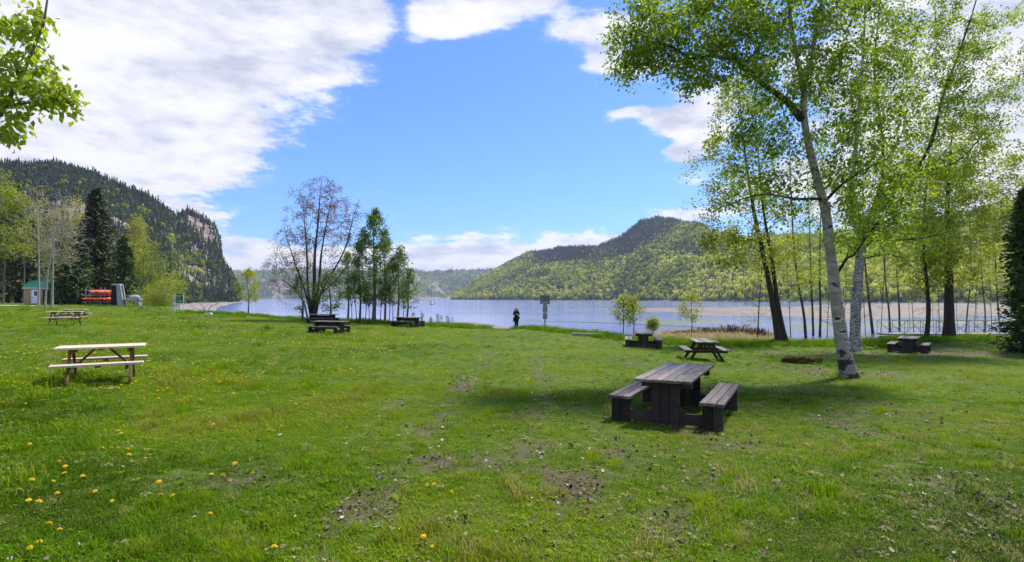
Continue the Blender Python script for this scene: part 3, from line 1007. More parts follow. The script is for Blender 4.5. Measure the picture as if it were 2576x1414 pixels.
class Tree:
    def __init__(s, name, base, bark_mat, label, cat, group=None):
        s.base = np.array(base, float)
        s.root = tag(empty(name, base), label, cat, group)
        s.bark = bark_mat
        s.nodes, s.dirs, s.rad, s.dep = [], [], [], []
        s.tv, s.tf, s.bv, s.bf, s.nt, s.nb = [], [], [], [], 0, 0
        s.tips = []

    def stem(s, path, r0, r1, n=9, flare=0.0, seg=0.35, jit=0.05, wob=0.0, power=0.8, limb=False):
        P = resample(path, seg)
        k = len(P)
        if wob:
            P[1:] += np.cumsum(rng.normal(0, wob, (k - 1, 3)) * [1, 1, 0.3], 0) * 0.5
        t = np.linspace(0, 1, k)
        rd = r0 + (r1 - r0) * t ** power
        if flare:
            h = np.linalg.norm(P - P[0], axis=1)
            rd = rd * (1 + flare * np.exp(-h / (r0 * 2.2)))
        V_, Fq = tube(P, rd, n, jit)
        if limb:
            s.bv.append(V_); s.bf.append(Fq + s.nb); s.nb += len(V_)
        else:
            s.tv.append(V_); s.tf.append(Fq + s.nt); s.nt += len(V_)
        T = np.gradient(P, axis=0)
        T /= np.linalg.norm(T, axis=1, keepdims=True) + 1e-9
        for p, d, r_, tt in zip(P, T, rd, t):
            s.nodes.append(p); s.dirs.append(d); s.rad.append(r_); s.dep.append(tt)
        return P

    def grow(s, targets, minz=-1e9, up=0.35, thick=0.011, down_pen=0.6, minfrac=0.0, curl=0.12, rmin=0.004, maxlen=None, skip=0):
        """branches out to the target points from the nearest wood; later ones branch off earlier ones"""
        Tg = np.asarray(targets, float)
        cap = len(s.nodes) + len(Tg) * 9 + 50
        N = np.zeros((cap, 3)); D = np.zeros((cap, 3)); Rr = np.zeros(cap); ok = np.zeros(cap, bool)
        c = len(s.nodes)
        N[:c] = s.nodes; D[:c] = s.dirs; Rr[:c] = s.rad
        ok[:c] = (N[:c, 2] > minz) & (np.array(s.dep) >= minfrac)
        if skip:
            ok[:skip] = False
        dmin = np.array([np.min(np.linalg.norm(N[:c][ok[:c]] - p, axis=1)) for p in Tg])
        order = np.argsort(dmin + rng.uniform(0, dmin.max() * 0.5 + 0.01, len(Tg)))
        for oi in order:
            p = Tg[oi]
            df = p - N[:c]
            ln = np.linalg.norm(df, axis=1)
            cost = ln + down_pen * np.maximum(0, -df[:, 2]) + 0.25 * ln * (1 - (df * D[:c]).sum(1) / (ln + 1e-6))
            cost[~ok[:c]] = 1e9
            i = int(np.argmin(cost))
            L = ln[i]
            if L < 1e-3 or (maxlen and L > maxlen):
                continue
            a = N[i]
            ctl = a + (D[i] * 0.5 + (p - a) / L * 0.6 + np.array([0, 0, up])) * L * 0.45
            k = int(np.clip(L / 0.3, 3, 8))
            t = np.linspace(0, 1, k)[:, None]
            Q = (1 - t) ** 2 * a + 2 * t * (1 - t) * ctl + t * t * p
            Q[1:-1] += rng.normal(0, curl * L / k, (k - 2, 3))
            r0 = min(Rr[i] * 0.75, rmin + thick * L)
            rd = r0 + (rmin * 0.6 - r0) * t[:, 0] ** 0.9
            V_, Fq = tube(Q, rd, 5 if r0 > 0.03 else 3)
            s.bv.append(V_); s.bf.append(Fq + s.nb); s.nb += len(V_)
            T = np.gradient(Q, axis=0)
            T /= np.linalg.norm(T, axis=1, keepdims=True) + 1e-9
            m_ = k - 1
            N[c:c + m_] = Q[1:]; D[c:c + m_] = T[1:]; Rr[c:c + m_] = rd[1:]; ok[c:c + m_] = True
            c += m_
            s.tips.append(Q)
        s.nodes = list(N[:c]); s.dirs = list(D[:c]); s.rad = list(Rr[:c]); s.dep = list(s.dep) + [1.0] * (c - len(s.dep))

    def leaf(s, per, size, m, spread=0.18, droop=0.5, frac=0.45, tint=0.5, tvar=0.22, width=0.62, cull=None):
        P, tn = [], []
        for Q in s.tips:
            k = max(1, int(rng.poisson(per)))
            t = 1 - frac * rng.random(k) ** 1.0
            f = t * (len(Q) - 1)
            i = np.minimum(f.astype(int), len(Q) - 2)
            p = Q[i] + (Q[i + 1] - Q[i]) * (f - i)[:, None] + rng.normal(0, spread, (k, 3))
            P.append(p)
            tn.append(np.full(k, rng.normal(tint, tvar * 0.6)) + rng.normal(0, tvar, k))
        P, tn = np.concatenate(P), np.clip(np.concatenate(tn), 0, 1)
        if cull is not None:
            kp = cull(P)
            P, tn = P[kp], tn[kp]
        V_, Fq = leaves_mesh(P - s.base, size, droop, width)
        s.crown = mesh('crown', V_, Fq, m, s.root, tint=np.concatenate([tn, tn]))
        return s

    def done(s):
        """one mesh of wood: trunk and the branches grown from it"""
        vs, fs = s.tv + s.bv, s.tf + [f + s.nt for f in s.bf]
        o = mesh('trunk', np.concatenate(vs) - s.base, np.concatenate(fs), s.bark, s.root, smooth=True)
        if getattr(s, 'bark2', None):
            o.data.materials.append(MATS[s.bark2])
            n0 = sum(len(f) for f in s.tf)
            mi = np.zeros(len(o.data.polygons), np.int32)
            mi[n0:] = 1
            o.data.polygons.foreach_set('material_index', mi)
        return s


def blob(xd, yd, rx, ry, Y, n, dep=None, shell=0.35):
    """n points inside an ellipsoid; centre and radii in photo units at distance Y"""
    u_ = rng.standard_normal((n, 3))
    u_ /= np.linalg.norm(u_, axis=1, keepdims=True)
    rr = (shell + (1 - shell) * rng.random(n) ** 0.6)[:, None]
    m_ = Y / F
    c = at(xd, yd, Y)
    return c + u_ * rr * np.array([rx * m_, (dep if dep is not None else min(rx, ry) * m_), ry * m_])


def zone(x0, x1, y0, y1, Y, n, dep):
    """n points spread through the part of a crown that fills a window of the photograph, dep metres to either side of Y"""
    yy = Y + rng.normal(0, dep * .6, n)
    x = (rng.uniform(x0, x1, n) - CX) / F * Y + rng.normal(0, .15, n)
    z = EYE - (rng.uniform(y0, y1, n) - HY) / F * Y + rng.normal(0, .15, n)
    return np.stack([x, yy, z], -1)


def path(*pts, Y):
    """photo points -> path; a third value overrides the distance"""
    return np.array([at(p[0], p[1], p[2] if len(p) > 2 else Y) for p in pts])


def put(P, base):
    P = np.array(P)
    P[0] = [base[0], base[1], base[2] - 0.15]
    return P


# --- the white birch in the right foreground
b0 = onground(2140, 948)
YB = float(b0[1])
T = Tree('birch_tree', b0, 'birch_bark', 'big white leaning birch on the lawn right of the large dark picnic table', 'tree', 'birch trees')
T.stem(put(path((2140, 950), (2122, 880), (2108, 790), (2092, 660), (2076, 530), (2050, 430), (2024, 310), (2023, 215), Y=YB), b0), .195, .075, 14, flare=0.5, seg=.3, jit=0.03)
n_main = len(T.nodes)
T.stem(path((2022, 218), (2006, 150), (1990, 60), (1978, -60), (1972, -190), Y=YB), .07, .025, 9)
T.stem(path((2022, 218), (2040, 160), (2056, 60), (2078, -60), (2090, -170), Y=YB), .06, .022, 9)
T.bark2 = 'dark_bark'
T.stem(path((2018, 300, YB), (1980, 255, YB - .2), (1900, 196, YB - .5), (1855, 152, YB - .7), (1800, 141, YB - .9), (1735, 147, YB - 1.1), (1690, 118, YB - 1.2), (1620, 100, YB - 1.3), Y=YB), .10, .018, 8, limb=True, jit=0.08)
T.stem(path((2070, 500), (1995, 500, YB - .6), (1930, 488, YB - 1), (1870, 500, YB - 1.2), (1820, 520, YB - 1.3), Y=YB), .045, .01, 6, limb=True)
T.stem(path((2072, 510), (2120, 462), (2170, 430, YB - .5), (2230, 400, YB - .8), Y=YB), .05, .012, 6, limb=True)
T.stem(path((2105, 690), (2130, 650), (2150, 640, YB - .3), (2200, 570, YB - .8), (2260, 540, YB - 1.2), Y=YB), .05, .012, 6, limb=True)
tg = np.concatenate([zone(1545, 1720, 20, 175, YB - 1.1, 130, 1.0), zone(1700, 1900, -60, 200, YB - .8, 230, 1.3), zone(1870, 2100, -140, 240, YB - .2, 260, 1.6), zone(2060, 2260, -140, 330, YB, 240, 1.6),
                     zone(1830, 2020, 230, 560, YB - .2, 120, 1.4), zone(2070, 2280, 300, 600, YB - .2, 150, 1.4), zone(1580, 1640, 130, 185, YB - 1.2, 10, .4), zone(1700, 1800, 170, 215, YB - 1, 12, .5)])
T.grow(tg, minz=b0[2] + 2.8, thick=.016, up=0.12, rmin=.009)
T.leaf(35, .105, 'birch_leaf', spread=.14, droop=.8, frac=.8, tint=.42, tvar=.28).done()

# --- the second, rougher birch behind it
b1 = onground(2150, 882)
Y1 = float(b1[1])
T = Tree('birch_tree', b1, 'rough_birch_bark', 'rough barked birch just behind the white leaning birch, dark limbs spreading right', 'tree', 'birch trees')
T.stem(put(path((2150, 882), (2152, 800), (2158, 710), (2166, 630), (2172, 570), Y=Y1), b1), .27, .20, 12, flare=.4, seg=.3)
T.stem(path((2168, 600), (2150, 560), (2142, 480), (2150, 400), (2160, 280), (2172, 120), (2180, -80), Y=Y1), .14, .03, 9)
T.stem(path((2172, 575), (2190, 540), (2232, 478), (2300, 432), (2345, 350), (2370, 250), (2410, 140), (2450, 20), (2480, -90), Y=Y1), .13, .02, 9, limb=True)
T.stem(path((2180, 560), (2205, 500), (2222, 420), (2216, 320), (2200, 180), (2210, 40), (2220, -80), Y=Y1), .09, .02, 8, limb=True)
T.stem(path((2170, 625), (2210, 605, Y1 - .5), (2300, 602, Y1 - 1), (2400, 580, Y1 - 1.2), Y=Y1), .06, .012, 6, limb=True)
T.stem(path((2172, 650), (2230, 640, Y1 - .5), (2290, 655, Y1 - 1.2), Y=Y1), .04, .01, 6, limb=True)
T.stem(path((2300, 432), (2400, 410), (2480, 330), (2530, 250), Y=Y1), .05, .012, 6, limb=True)
T.bark2 = 'dark_bark'
tg = np.concatenate([zone(2150, 2420, -140, 240, Y1, 260, 2.0), zone(2380, 2560, 20, 330, Y1, 170, 1.8), zone(2200, 2480, 230, 470, Y1, 190, 1.8), zone(2120, 2400, 450, 660, Y1 - .6, 130, 1.6), zone(2060, 2170, 200, 500, Y1 + .4, 70, 1.2)])
T.grow(tg, minz=b1[2] + 3.0, thick=.016, up=.2, rmin=.011)
T.leaf(42, .135, 'birch_leaf', spread=.18, droop=.7, frac=.8, tint=.55, tvar=.28).done()


def back_tree(xb, yb, pth, r0, blobs, label, bark_m='dark_bark', leaf='yellow_leaf', per=62, size=.19, tint=.5, r1=.02, name='alder_tree', minf=.25, spread=.28, group='trees along the right shore', twins=(), thick=.008):
    b = onground(xb, yb)
    Y = float(b[1])
    t = Tree(name, b, bark_m, label, 'tree', group)
    t.stem(put(path(*([(xb, yb)] + pth), Y=Y), b), r0, r1, 8, flare=.35, seg=.6, jit=.05)
    for dxb, p2, rr in twins:
        bb = np.array([b[0] + dxb, b[1] + .1, zg(b[0] + dxb, b[1] + .1)])
        t.stem(put(path(*([(xb, yb)] + p2), Y=Y), bb), rr, r1, 8, flare=.3, seg=.6, jit=.05)
    low = [(xb - 15, 620, 110, 70, -.6, 26), (xb + 25, 690, 100, 45, .6, 18), (xb, 520, 110, 90, 0, 16)] if r0 > .07 else []
    blobs = [(x, y, rx * 1.25, ry * 1.1, dY, int(n * 1.4)) for (x, y, rx, ry, dY, n) in blobs]
    tg = np.concatenate([blob(x, y, rx, ry, Y + dY, n) for (x, y, rx, ry, dY, n) in blobs + low])
    z0 = b[2] + (EYE - 0) * 0 + 2.2
    t.grow(tg, minz=z0, minfrac=minf, thick=thick * 1.5, up=.2, rmin=.013)
    t.leaf(per * .55, size * .92, leaf, spread=spread * .8, droop=.4, frac=.75, tint=tint, tvar=.28).done()
    return t


back_tree(1962, 864, [(1950, 800), (1936, 720), (1920, 640), (1898, 540), (1880, 430), (1868, 330), (1860, 230)], .22,
          [(1850, 300, 80, 90, 0, 40), (1830, 420, 100, 90, 0, 50), (1850, 540, 110, 70, -.5, 45), (1790, 600, 60, 30, -1, 16), (1880, 640, 100, 50, -.5, 34), (1870, 230, 60, 60, 0, 20)],
          'twin dark trunked tree leaning left at the lawn edge, leftmost of the shore trees', tint=.5, per=52,
          twins=[(.42, [(1962, 800), (1950, 720), (1940, 640), (1922, 540), (1910, 420), (1900, 300)], .19)])
back_tree(2028, 862, [(2022, 790), (2006, 700), (1996, 600), (1990, 480), (1985, 330)], .19,
          [(1960, 420, 90, 90, 0, 36), (1990, 560, 90, 60, 0, 28), (1930, 480, 60, 70, 0, 20), (1990, 300, 70, 80, 0, 24), (1960, 660, 70, 40, -.5, 14)],
          'single dark trunk bending left, between the twin trunks and the white birch', tint=.45, per=46)
back_tree(2046, 858, [(2044, 780), (2040, 700), (2036, 560), (2030, 420)], .17,
          [(2030, 440, 60, 80, 0, 20), (2040, 560, 60, 60, 0, 16), (2020, 640, 60, 40, 0, 10)], 'thin straight dark trunk left of the white birch, nearer of a close pair', leaf='birch_leaf', tint=.5)
back_tree(2062, 860, [(2064, 780), (2062, 690), (2064, 560), (2070, 400)], .18,
          [(2070, 420, 60, 80, 1, 20), (2060, 540, 60, 70, 1, 16)], 'thin straight dark trunk almost touching the white birch, right of a close pair', leaf='birch_leaf', tint=.55)
back_tree(2198, 856, [(2190, 790), (2180, 700), (2172, 600), (2170, 450)], .22,
          [(2190, 480, 80, 90, 1, 26), (2200, 600, 80, 60, 0, 22), (2240, 540, 70, 60, 0, 16)], 'dark trunk leaning left between the rough birch and the dark table by the shore', tint=.4, leaf='birch_leaf')
back_tree(2240, 856, [(2236, 780), (2226, 690), (2222, 560), (2220, 440)], .15,
          [(2230, 500, 70, 80, 2, 20), (2240, 640, 60, 50, 1, 14)], 'slim brown trunk behind the left bench of the right dark table', tint=.5)
back_tree(2263, 850, [(2262, 780), (2256, 690), (2250, 560), (2244, 430)], .16,
          [(2262, 470, 70, 80, 2, 20), (2280, 620, 60, 60, 1, 14)], 'slim brown trunk directly behind the top of the right dark table', tint=.6)
back_tree(2330, 858, [(2336, 780), (2330, 700), (2322, 600), (2330, 470), (2340, 350)], .15,
          [(2340, 500, 80, 80, 0, 24), (2330, 620, 70, 60, 0, 18), (2320, 700, 50, 30, 0, 8)], 'slim crooked trunk just right of the right dark table', tint=.55)
back_tree(2388, 854, [(2388, 780), (2386, 700), (2384, 600), (2384, 500), (2390, 400), (2400, 290)], .34,
          [(2400, 380, 130, 100, 0, 60), (2480, 440, 110, 80, 0, 46), (2330, 470, 100, 80, 0, 40), (2430, 560, 120, 70, -.5, 44), (2330, 600, 90, 60, 0, 24), (2520, 560, 60, 70, 0, 18), (2420, 650, 90, 40, 0, 18)],
          'thick rough trunked tree with wide flared foot right of the right dark table', tint=.55, per=75, name='poplar_tree')
back_tree(2428, 850, [(2434, 780), (2442, 690), (2440, 580), (2436, 470)], .11,
          [(2440, 520, 60, 80, 1, 18), (2450, 640, 60, 60, 1, 16)], 'thin pole-like trunk just right of the thick flared trunk', tint=.7)
back_tree(2478, 850, [(2478, 780), (2470, 700), (2466, 590), (2470, 470)], .11,
          [(2480, 520, 70, 80, 1, 20), (2480, 660, 60, 60, 1, 16)], 'thin pole-like trunk midway between the thick trunk and the dark cedar', tint=.65)
back_tree(2518, 850, [(2512, 790), (2506, 700), (2500, 600), (2480, 480)], .13,
          [(2510, 560, 60, 80, 1, 20), (2510, 690, 50, 60, 1, 16), (2540, 420, 60, 70, 1, 18)], 'thin trunk next to the dark cedar at the right edge', tint=.65)
for i, (x, yb, top, lab) in enumerate([(2290, 846, 620, 'spindly sapling behind the right dark table, nearest its right end'), (2410, 846, 640, 'spindly sapling close behind the thick flared trunk'),
                                       (2460, 846, 600, 'spindly sapling between two thin poles near the gangway'), (2100, 860, 700, 'spindly sapling between the white birch and its left neighbours'),
                                       (2545, 846, 640, 'spindly sapling half inside the dark cedar'), (2350, 846, 660, 'spindly sapling left of the thick flared trunk')]):
    back_tree(x, yb, [(x - 4, (yb + top) / 2), (x + 6, top)], .035, [(x, top + 30, 40, 50, 0, 10), (x, top + 110, 36, 50, 0, 9)], lab, per=30, size=.16, tint=.7, r1=.012, name='alder_sapling', minf=.3, group='saplings along the right shore')

for i, (x, yb, top, ln, lab) in enumerate([(1905, 862, 640, 14, 'leafy young alder left of the twin dark trunks'), (1990, 862, 600, -16, 'leafy young alder between the twin trunks and the bending trunk'), (2080, 862, 640, 12, 'leafy young alder showing just left of the white birch trunk'),
                                              (2122, 862, 650, 10, 'leafy young alder showing between the two birch trunks'), (2178, 858, 640, -14, 'leafy young alder just right of the rough birch'), (2215, 856, 610, 16, 'leafy young alder crossing the trunks left of the right dark table'),
                                              (2300, 852, 630, -18, 'leafy young alder crossing behind the right end of the right dark table'), (2365, 852, 640, -12, 'leafy young alder leaning left beside the thick flared trunk'), (2450, 850, 620, 16, 'leafy young alder leaning right towards the dark cedar'), (2496, 850, 600, -14, 'leafy young alder leaning left in front of the thin poles near the cedar')]):
    back_tree(x, yb, [(x + ln * .4, (yb + top) / 2), (x + ln, top)], .06, [(x + ln, top + 30, 60, 50, 0, 16), (x + ln * .6, top + 95, 60, 45, 0, 16), (x, top + 150, 46, 30, 0, 8)], lab, per=26, size=.15, tint=.6, r1=.012, name='young_alder', minf=.2, group='young alders along the right shore')

# --- the maple with reddish young leaves by the water
bm_ = at(785, 806, 50)
bm_[2] = zg(bm_[0], bm_[1])
T = Tree('maple_tree', bm_, 'dark_bark', 'tall many stemmed maple with sparse reddish young leaves beside the water', 'tree')
YM = 50.0
for pth_, r_ in [([(790, 720), (792, 640), (800, 560), (806, 480), (810, 452)], .24), ([(800, 730), (808, 640), (822, 560), (838, 480)], .17), ([(775, 730), (772, 640), (766, 560), (762, 500)], .16),
                 ([(770, 740), (745, 670), (725, 610), (712, 560)], .13), ([(806, 740), (840, 680), (870, 620), (890, 540), (905, 500)], .14), ([(760, 750), (720, 710), (690, 690), (662, 668)], .09),
                 ([(800, 750), (850, 700), (890, 640), (915, 600)], .10)]:
    T.stem(put(path((785, 806), *pth_, Y=YM), bm_ + [rng.uniform(-.35, .35), rng.uniform(-.3, .3), 0]), r_, .015, 7, flare=.25, seg=.7, jit=.05)
tg = np.concatenate([blob(800, 500, 72, 60, YM, 170), blob(775, 560, 70, 60, YM, 120), blob(850, 560, 62, 60, YM, 110), blob(890, 530, 38, 45, YM, 30), blob(740, 620, 65, 55, YM, 110), blob(820, 630, 90, 60, YM, 110),
                     blob(720, 690, 65, 48, YM, 90), blob(680, 660, 25, 20, YM, 8), blob(890, 620, 45, 60, YM, 40), blob(790, 700, 90, 50, YM, 40), blob(730, 740, 50, 30, YM, 14)])
T.grow(tg, minz=bm_[2] + 1.5, thick=.009, up=.3, rmin=.024)
T.leaf(17, .12, 'maple_leaf', spread=.18, droop=.3, frac=.5, tint=.42, tvar=.25).done()


def poplar(xb, yb, top, w_, Y, label, per=26, n=120, name='poplar_tree', r0=.12, leaf='poplar_leaf', size=.15, tint=.66, clear=.18, group='poplars by the water', bark_m='grey_bark', lean=0, cat='tree'):
    b = at(xb, yb, Y)
    b[2] = zg(b[0], b[1])
    t = Tree(name, b, bark_m, label, cat, group)
    h = yb - top
    t.stem(put(path((xb, yb), (xb + lean * .3 + 2, yb - h * .35), (xb + lean * .7 - 2, yb - h * .7), (xb + lean, top + 6), Y=Y), b), r0, .012, 7, flare=.2, seg=.6)
    zz = rng.random(n) ** .9
    y = yb - h * (clear + (1 - clear) * zz)
    sh = np.sin(np.pi * np.clip(zz * .86 + .14, 0, 1)) ** .75
    a = rng.uniform(0, 6.28, n)
    rr = w_ * sh * (0.35 + .65 * rng.random(n) ** .5)
    m_ = Y / F
    tg = np.stack([(xb + lean * zz - CX) * m_ + np.cos(a) * rr * m_, Y + np.sin(a) * rr * m_, EYE - (y - HY) * m_], -1)
    t.grow(tg, minz=b[2] + .6, thick=.008, up=.55, down_pen=2.0, rmin=.012)
    t.leaf(per * 1.3, size * 1.1, leaf, spread=.17, droop=.2, frac=.65, tint=tint).done()
    return t


poplar(940, 812, 530, 55, 47, 'tallest dense green poplar of the clump right of the maple', n=210, per=30, r0=.2, lean=3)
poplar(905, 812, 610, 34, 47.5, 'slender poplar on the left of the clump, between maple and tallest poplar', n=60, per=22, clear=.3)
poplar(968, 812, 585, 40, 48, 'slender poplar standing close behind the tallest poplar of the clump', n=70, per=24, clear=.3)
poplar(1000, 812, 620, 34, 47, 'leafy poplar on the right side of the clump, thin pale stems below', n=80, per=24, clear=.25, lean=5)
poplar(1022, 812, 680, 24, 46.5, 'small poplar at the right end of the clump leaning right', n=45, per=20, clear=.25, lean=10)
poplar(875, 810, 640, 34, 48, 'small poplar standing against the right side of the maple', n=60, per=22, clear=.3)
poplar(830, 806, 680, 40, 48, 'low leafy poplar growing in front of the maple stems', n=60, per=22, clear=.15)
poplar(760, 806, 690, 34, 49, 'low leafy poplar left of the maple foot', n=40, per=18, clear=.2, tint=.65)
poplar(624, 790, 678, 32, 58, 'lone young poplar with round crown at the lawn edge left of the maple', n=70, per=24, clear=.3, r0=.09, group=None, tint=.75, leaf='yellow_leaf')
for i, (x, top, ln) in enumerate([(885, 700, -8), (897, 690, -14), (918, 700, 4), (928, 720, -3), (955, 700, 6), (978, 690, 5), (988, 710, -5), (1012, 720, 6)]):
    poplar(x, 812, top, 16, 46.3 + .25 * i, 'thin pale poplar stem in the clump, %s of the thin stems from the left' % ['first', 'second', 'third', 'fourth', 'fifth', 'sixth', 'seventh', 'eighth'][i], n=16, per=12, r0=.045, clear=.45, lean=ln, name='poplar_sapling', group='thin poplar stems by the water')
# saplings on the bank to the right
for x, yb, top, w_, lab, tn in [(1566, 846, 748, 34, 'young sapling with yellowish leaves on the bank, left one behind the dark trestle table', .55), (1592, 848, 752, 30, 'young sapling with yellowish leaves directly behind the dark trestle table', .5),
                                (1738, 842, 736, 36, 'young sapling with yellowish leaves between table and red twigs, forked stem', .6), (1640, 838, 806, 9, 'small leafy sprout leaning right beside the two bank saplings', .6)]:
    poplar(x, yb, top, w_, 38 if x < 1700 else 42, lab, n=46, per=16, r0=.045, name='young_sapling', leaf='yellow_leaf', size=.13, tint=tn, clear=.35, group='saplings on the bank', bark_m='dark_bark', lean=4)


# ------------------------------------------------------------------ conifers and the left grove
def conifer(xb, yb, top, w_, Y, label, m='spruce_needles', name='spruce_tree', nb=260, per=16, spray=.42, droop=.25, full=.0, shape=1.0, r0=.22, group=None, tint=.45, cat='tree'):
    b = at(xb, yb, Y)
    b[2] = zg(b[0], b[1])
    m_ = Y / F
    H = (yb - top) * m_ + 0.0
    Rb = w_ * m_
    root = tag(empty(name, b), label, cat, group)
    Vt, Ft = tube([(0, 0, -.2), (0.05, 0, H * .5), (0, 0, H * .98)], [r0, r0 * .6, .02], 7)
    bv, bf, nb_ = [Vt], [Ft], len(Vt)
    P, Dr, Sz = [], [], []
    for k in range(nb):
        z = full + (1 - full) * (k + rng.random()) / nb
        z = max(z, .03)
        a = rng.uniform(0, 6.28)
        l = Rb * ((1 - z) ** shape) * rng.uniform(.65, 1.15) + .12
        lump = 0.6 + .8 * vnoise(np.array([a * 1.3 + 40]), np.array([z * 9 + xb]))[0]
        l *= lump
        d = np.array([math.cos(a), math.sin(a)])
        s = np.linspace(0.15, 1, per)
        rise = (-droop * s + .28 * s ** 2) * l
        pts = np.stack([d[0] * l * s, d[1] * l * s, z * H + rise], -1)
        if k % 2 == 0:
            Vt, Ft = tube(np.vstack([[0, 0, z * H], pts[::4]]), np.linspace(.03, .008, len(pts[::4]) + 1), 3)
            bv.append(Vt); bf.append(Ft + nb_); nb_ += len(Vt)
        P.append(pts + rng.normal(0, .06 + .04 * l, (per, 3)))
        dd = np.stack([np.full(per, d[0]), np.full(per, d[1]), np.full(per, -droop)], -1) + rng.normal(0, .55, (per, 3))
        Dr.append(dd)
        Sz.append(spray * (0.55 + .6 * (1 - s)) * rng.uniform(.7, 1.3, per))
    P, Dr, Sz = np.concatenate(P), np.concatenate(Dr), np.concatenate(Sz)[:, None]
    Dr /= np.linalg.norm(Dr, axis=1, keepdims=True)
    n = len(P)
    sd_ = np.cross(Dr, rng.standard_normal((n, 3)) + [0, 0, 1.5])
    sd_ /= np.linalg.norm(sd_, axis=1, keepdims=True) + 1e-9
    Vc = np.stack([P, P + Dr * Sz * .55 + sd_ * Sz * .28, P + Dr * Sz, P + Dr * Sz * .55 - sd_ * Sz * .28], 1).reshape(-1, 3)
    i = np.arange(n) * 4
    Fc = np.stack([i, i + 1, i + 2, i + 3], -1)
    tn = np.clip(tint + rng.normal(0, .22, n) + .3 * (vnoise(P[:, 0] * 2 + 9, P[:, 2] * 1.5) - .5), 0, 1)
    mesh('crown', Vc, Fc, m, root, tint=tn)
    mesh('trunk', np.concatenate(bv), np.concatenate(bf), 'dark_bark', root, smooth=True)
    return root


conifer(240, 770, 484, 92, 86, 'tall dark spruce behind the kayak rack, tallest tree of the left grove', nb=330, per=17, spray=.8, r0=.28, shape=.9, tint=.45)
conifer(312, 772, 606, 40, 84, 'narrow dark cedar right of the tall spruce, behind the concrete fireplace', 'cedar_scales', 'cedar_tree', nb=220, per=12, spray=.6, shape=.55, tint=.4)
conifer(205, 772, 656, 48, 81, 'broad bushy cedar between shed and kayak rack, right of two', 'cedar_scales', 'cedar_tree', nb=230, per=12, spray=.55, shape=.45, tint=.5)
conifer(165, 772, 672, 40, 80, 'bushy cedar hiding the right end of the shed', 'cedar_scales', 'cedar_tree', nb=200, per=12, spray=.55, shape=.42, tint=.55)
conifer(40, 768, 470, 62, 92, 'dark hemlock behind the left end of the shed', nb=260, per=14, spray=.8, shape=.7, tint=.5)
conifer(-20, 768, 520, 60, 96, 'dark hemlock cut off by the left edge of the picture', nb=200, per=13, spray=.8, shape=.7, tint=.45)
conifer(75, 768, 560, 45, 94, 'shorter dark hemlock rising straight behind the shed roof', nb=180, per=12, spray=.8, shape=.7, tint=.45)
conifer(2585, 880, 470, 62, 27.5, 'dark dense cedar at the right edge of the lawn', 'cedar_scales', 'cedar_tree', nb=420, per=20, spray=.30, shape=.5, tint=.4, r0=.18, droop=.35)


def roundtree(xb, yb, Y, blobs, label, leaf, per, size, tint=.5, r0=.16, bark_m='grey_bark', name='leafy_tree', spread=.45, group='leafy trees of the left grove', cat='tree', thick=.007):
    b = at(xb, yb, Y)
    b[2] = zg(b[0], b[1])
    t = Tree(name, b, bark_m, label, cat, group)
    ytop = min(y - ry for (x, y, rx, ry, n) in blobs)
    xt = np.mean([x for (x, y, rx, ry, n) in blobs])
    t.stem(put(path((xb, yb), ((xb + xt) / 2 + 3, yb - (yb - ytop) * .4), (xt, ytop + 20), Y=Y), b), r0, .03, 7, flare=.2, seg=1.0)
    tg = np.concatenate([blob(x, y, rx, ry, Y, n) for (x, y, rx, ry, n) in blobs])
    t.grow(tg, minz=b[2] + .8, thick=thick, up=.35, rmin=.012)
    t.leaf(per, size, leaf, spread=spread, droop=.1, frac=.6, tint=tint).done()
    return t


roundtree(8, 768, 88, [(5, 490, 45, 70, 80), (20, 590, 45, 80, 70)], 'tall fresh green tree at the far left edge in front of the hemlocks', 'yellow_leaf', 34, .26, .6)
roundtree(58, 768, 90, [(58, 520, 26, 50, 40), (60, 610, 30, 60, 44)], 'slim fresh green tree rising above the left end of the shed', 'yellow_leaf', 30, .24, .5)
roundtree(190, 768, 106, [(195, 560, 36, 70, 50), (170, 600, 50, 90, 70), (140, 660, 40, 70, 40)], 'pale yellow budding tree behind the bare aspens', 'pale_leaf', 34, .30, .5)
roundtree(110, 768, 108, [(110, 560, 50, 90, 60), (80, 640, 40, 80, 40)], 'pale yellow-green budding tree right behind the shed', 'pale_leaf', 32, .30, .35)
roundtree(335, 770, 98, [(335, 620, 30, 60, 40), (345, 580, 18, 34, 22), (320, 680, 30, 60, 30)], 'tall yellowish tree peeking out between spruce and round yellow tree', 'pale_leaf', 34, .30, .3)
roundtree(350, 774, 88, [(355, 650, 56, 60, 80), (350, 720, 60, 50, 60), (385, 690, 34, 50, 40)], 'round yellow-green tree right of the narrow cedar', 'yellow_leaf', 36, .26, .38)
roundtree(345, 560 + 205, 110, [(345, 568, 20, 30, 26), (350, 620, 26, 50, 30)], 'light green treetop above the round yellow-green tree', 'yellow_leaf', 30, .3, .45)
roundtree(416, 778, 78, [(412, 735, 34, 38, 50), (400, 760, 40, 22, 26)], 'bushy bright green shrub left of the information sign', 'yellow_leaf', 34, .22, .6, r0=.07, name='bushy_shrub', group='shrubs of the left grove', cat='shrub')
roundtree(448, 778, 82, [(448, 706, 18, 34, 26), (452, 745, 16, 28, 16)], 'upright bright green shrub directly behind the information sign', 'yellow_leaf', 30, .22, .55, r0=.06, name='bushy_shrub', group='shrubs of the left grove', cat='shrub')
roundtree(372, 776, 80, [(372, 745, 36, 28, 36), (350, 760, 30, 16, 20)], 'low yellow-green shrub right of the concrete fireplace', 'yellow_leaf', 30, .2, .5, r0=.06, name='bushy_shrub', group='shrubs of the left grove', cat='shrub')
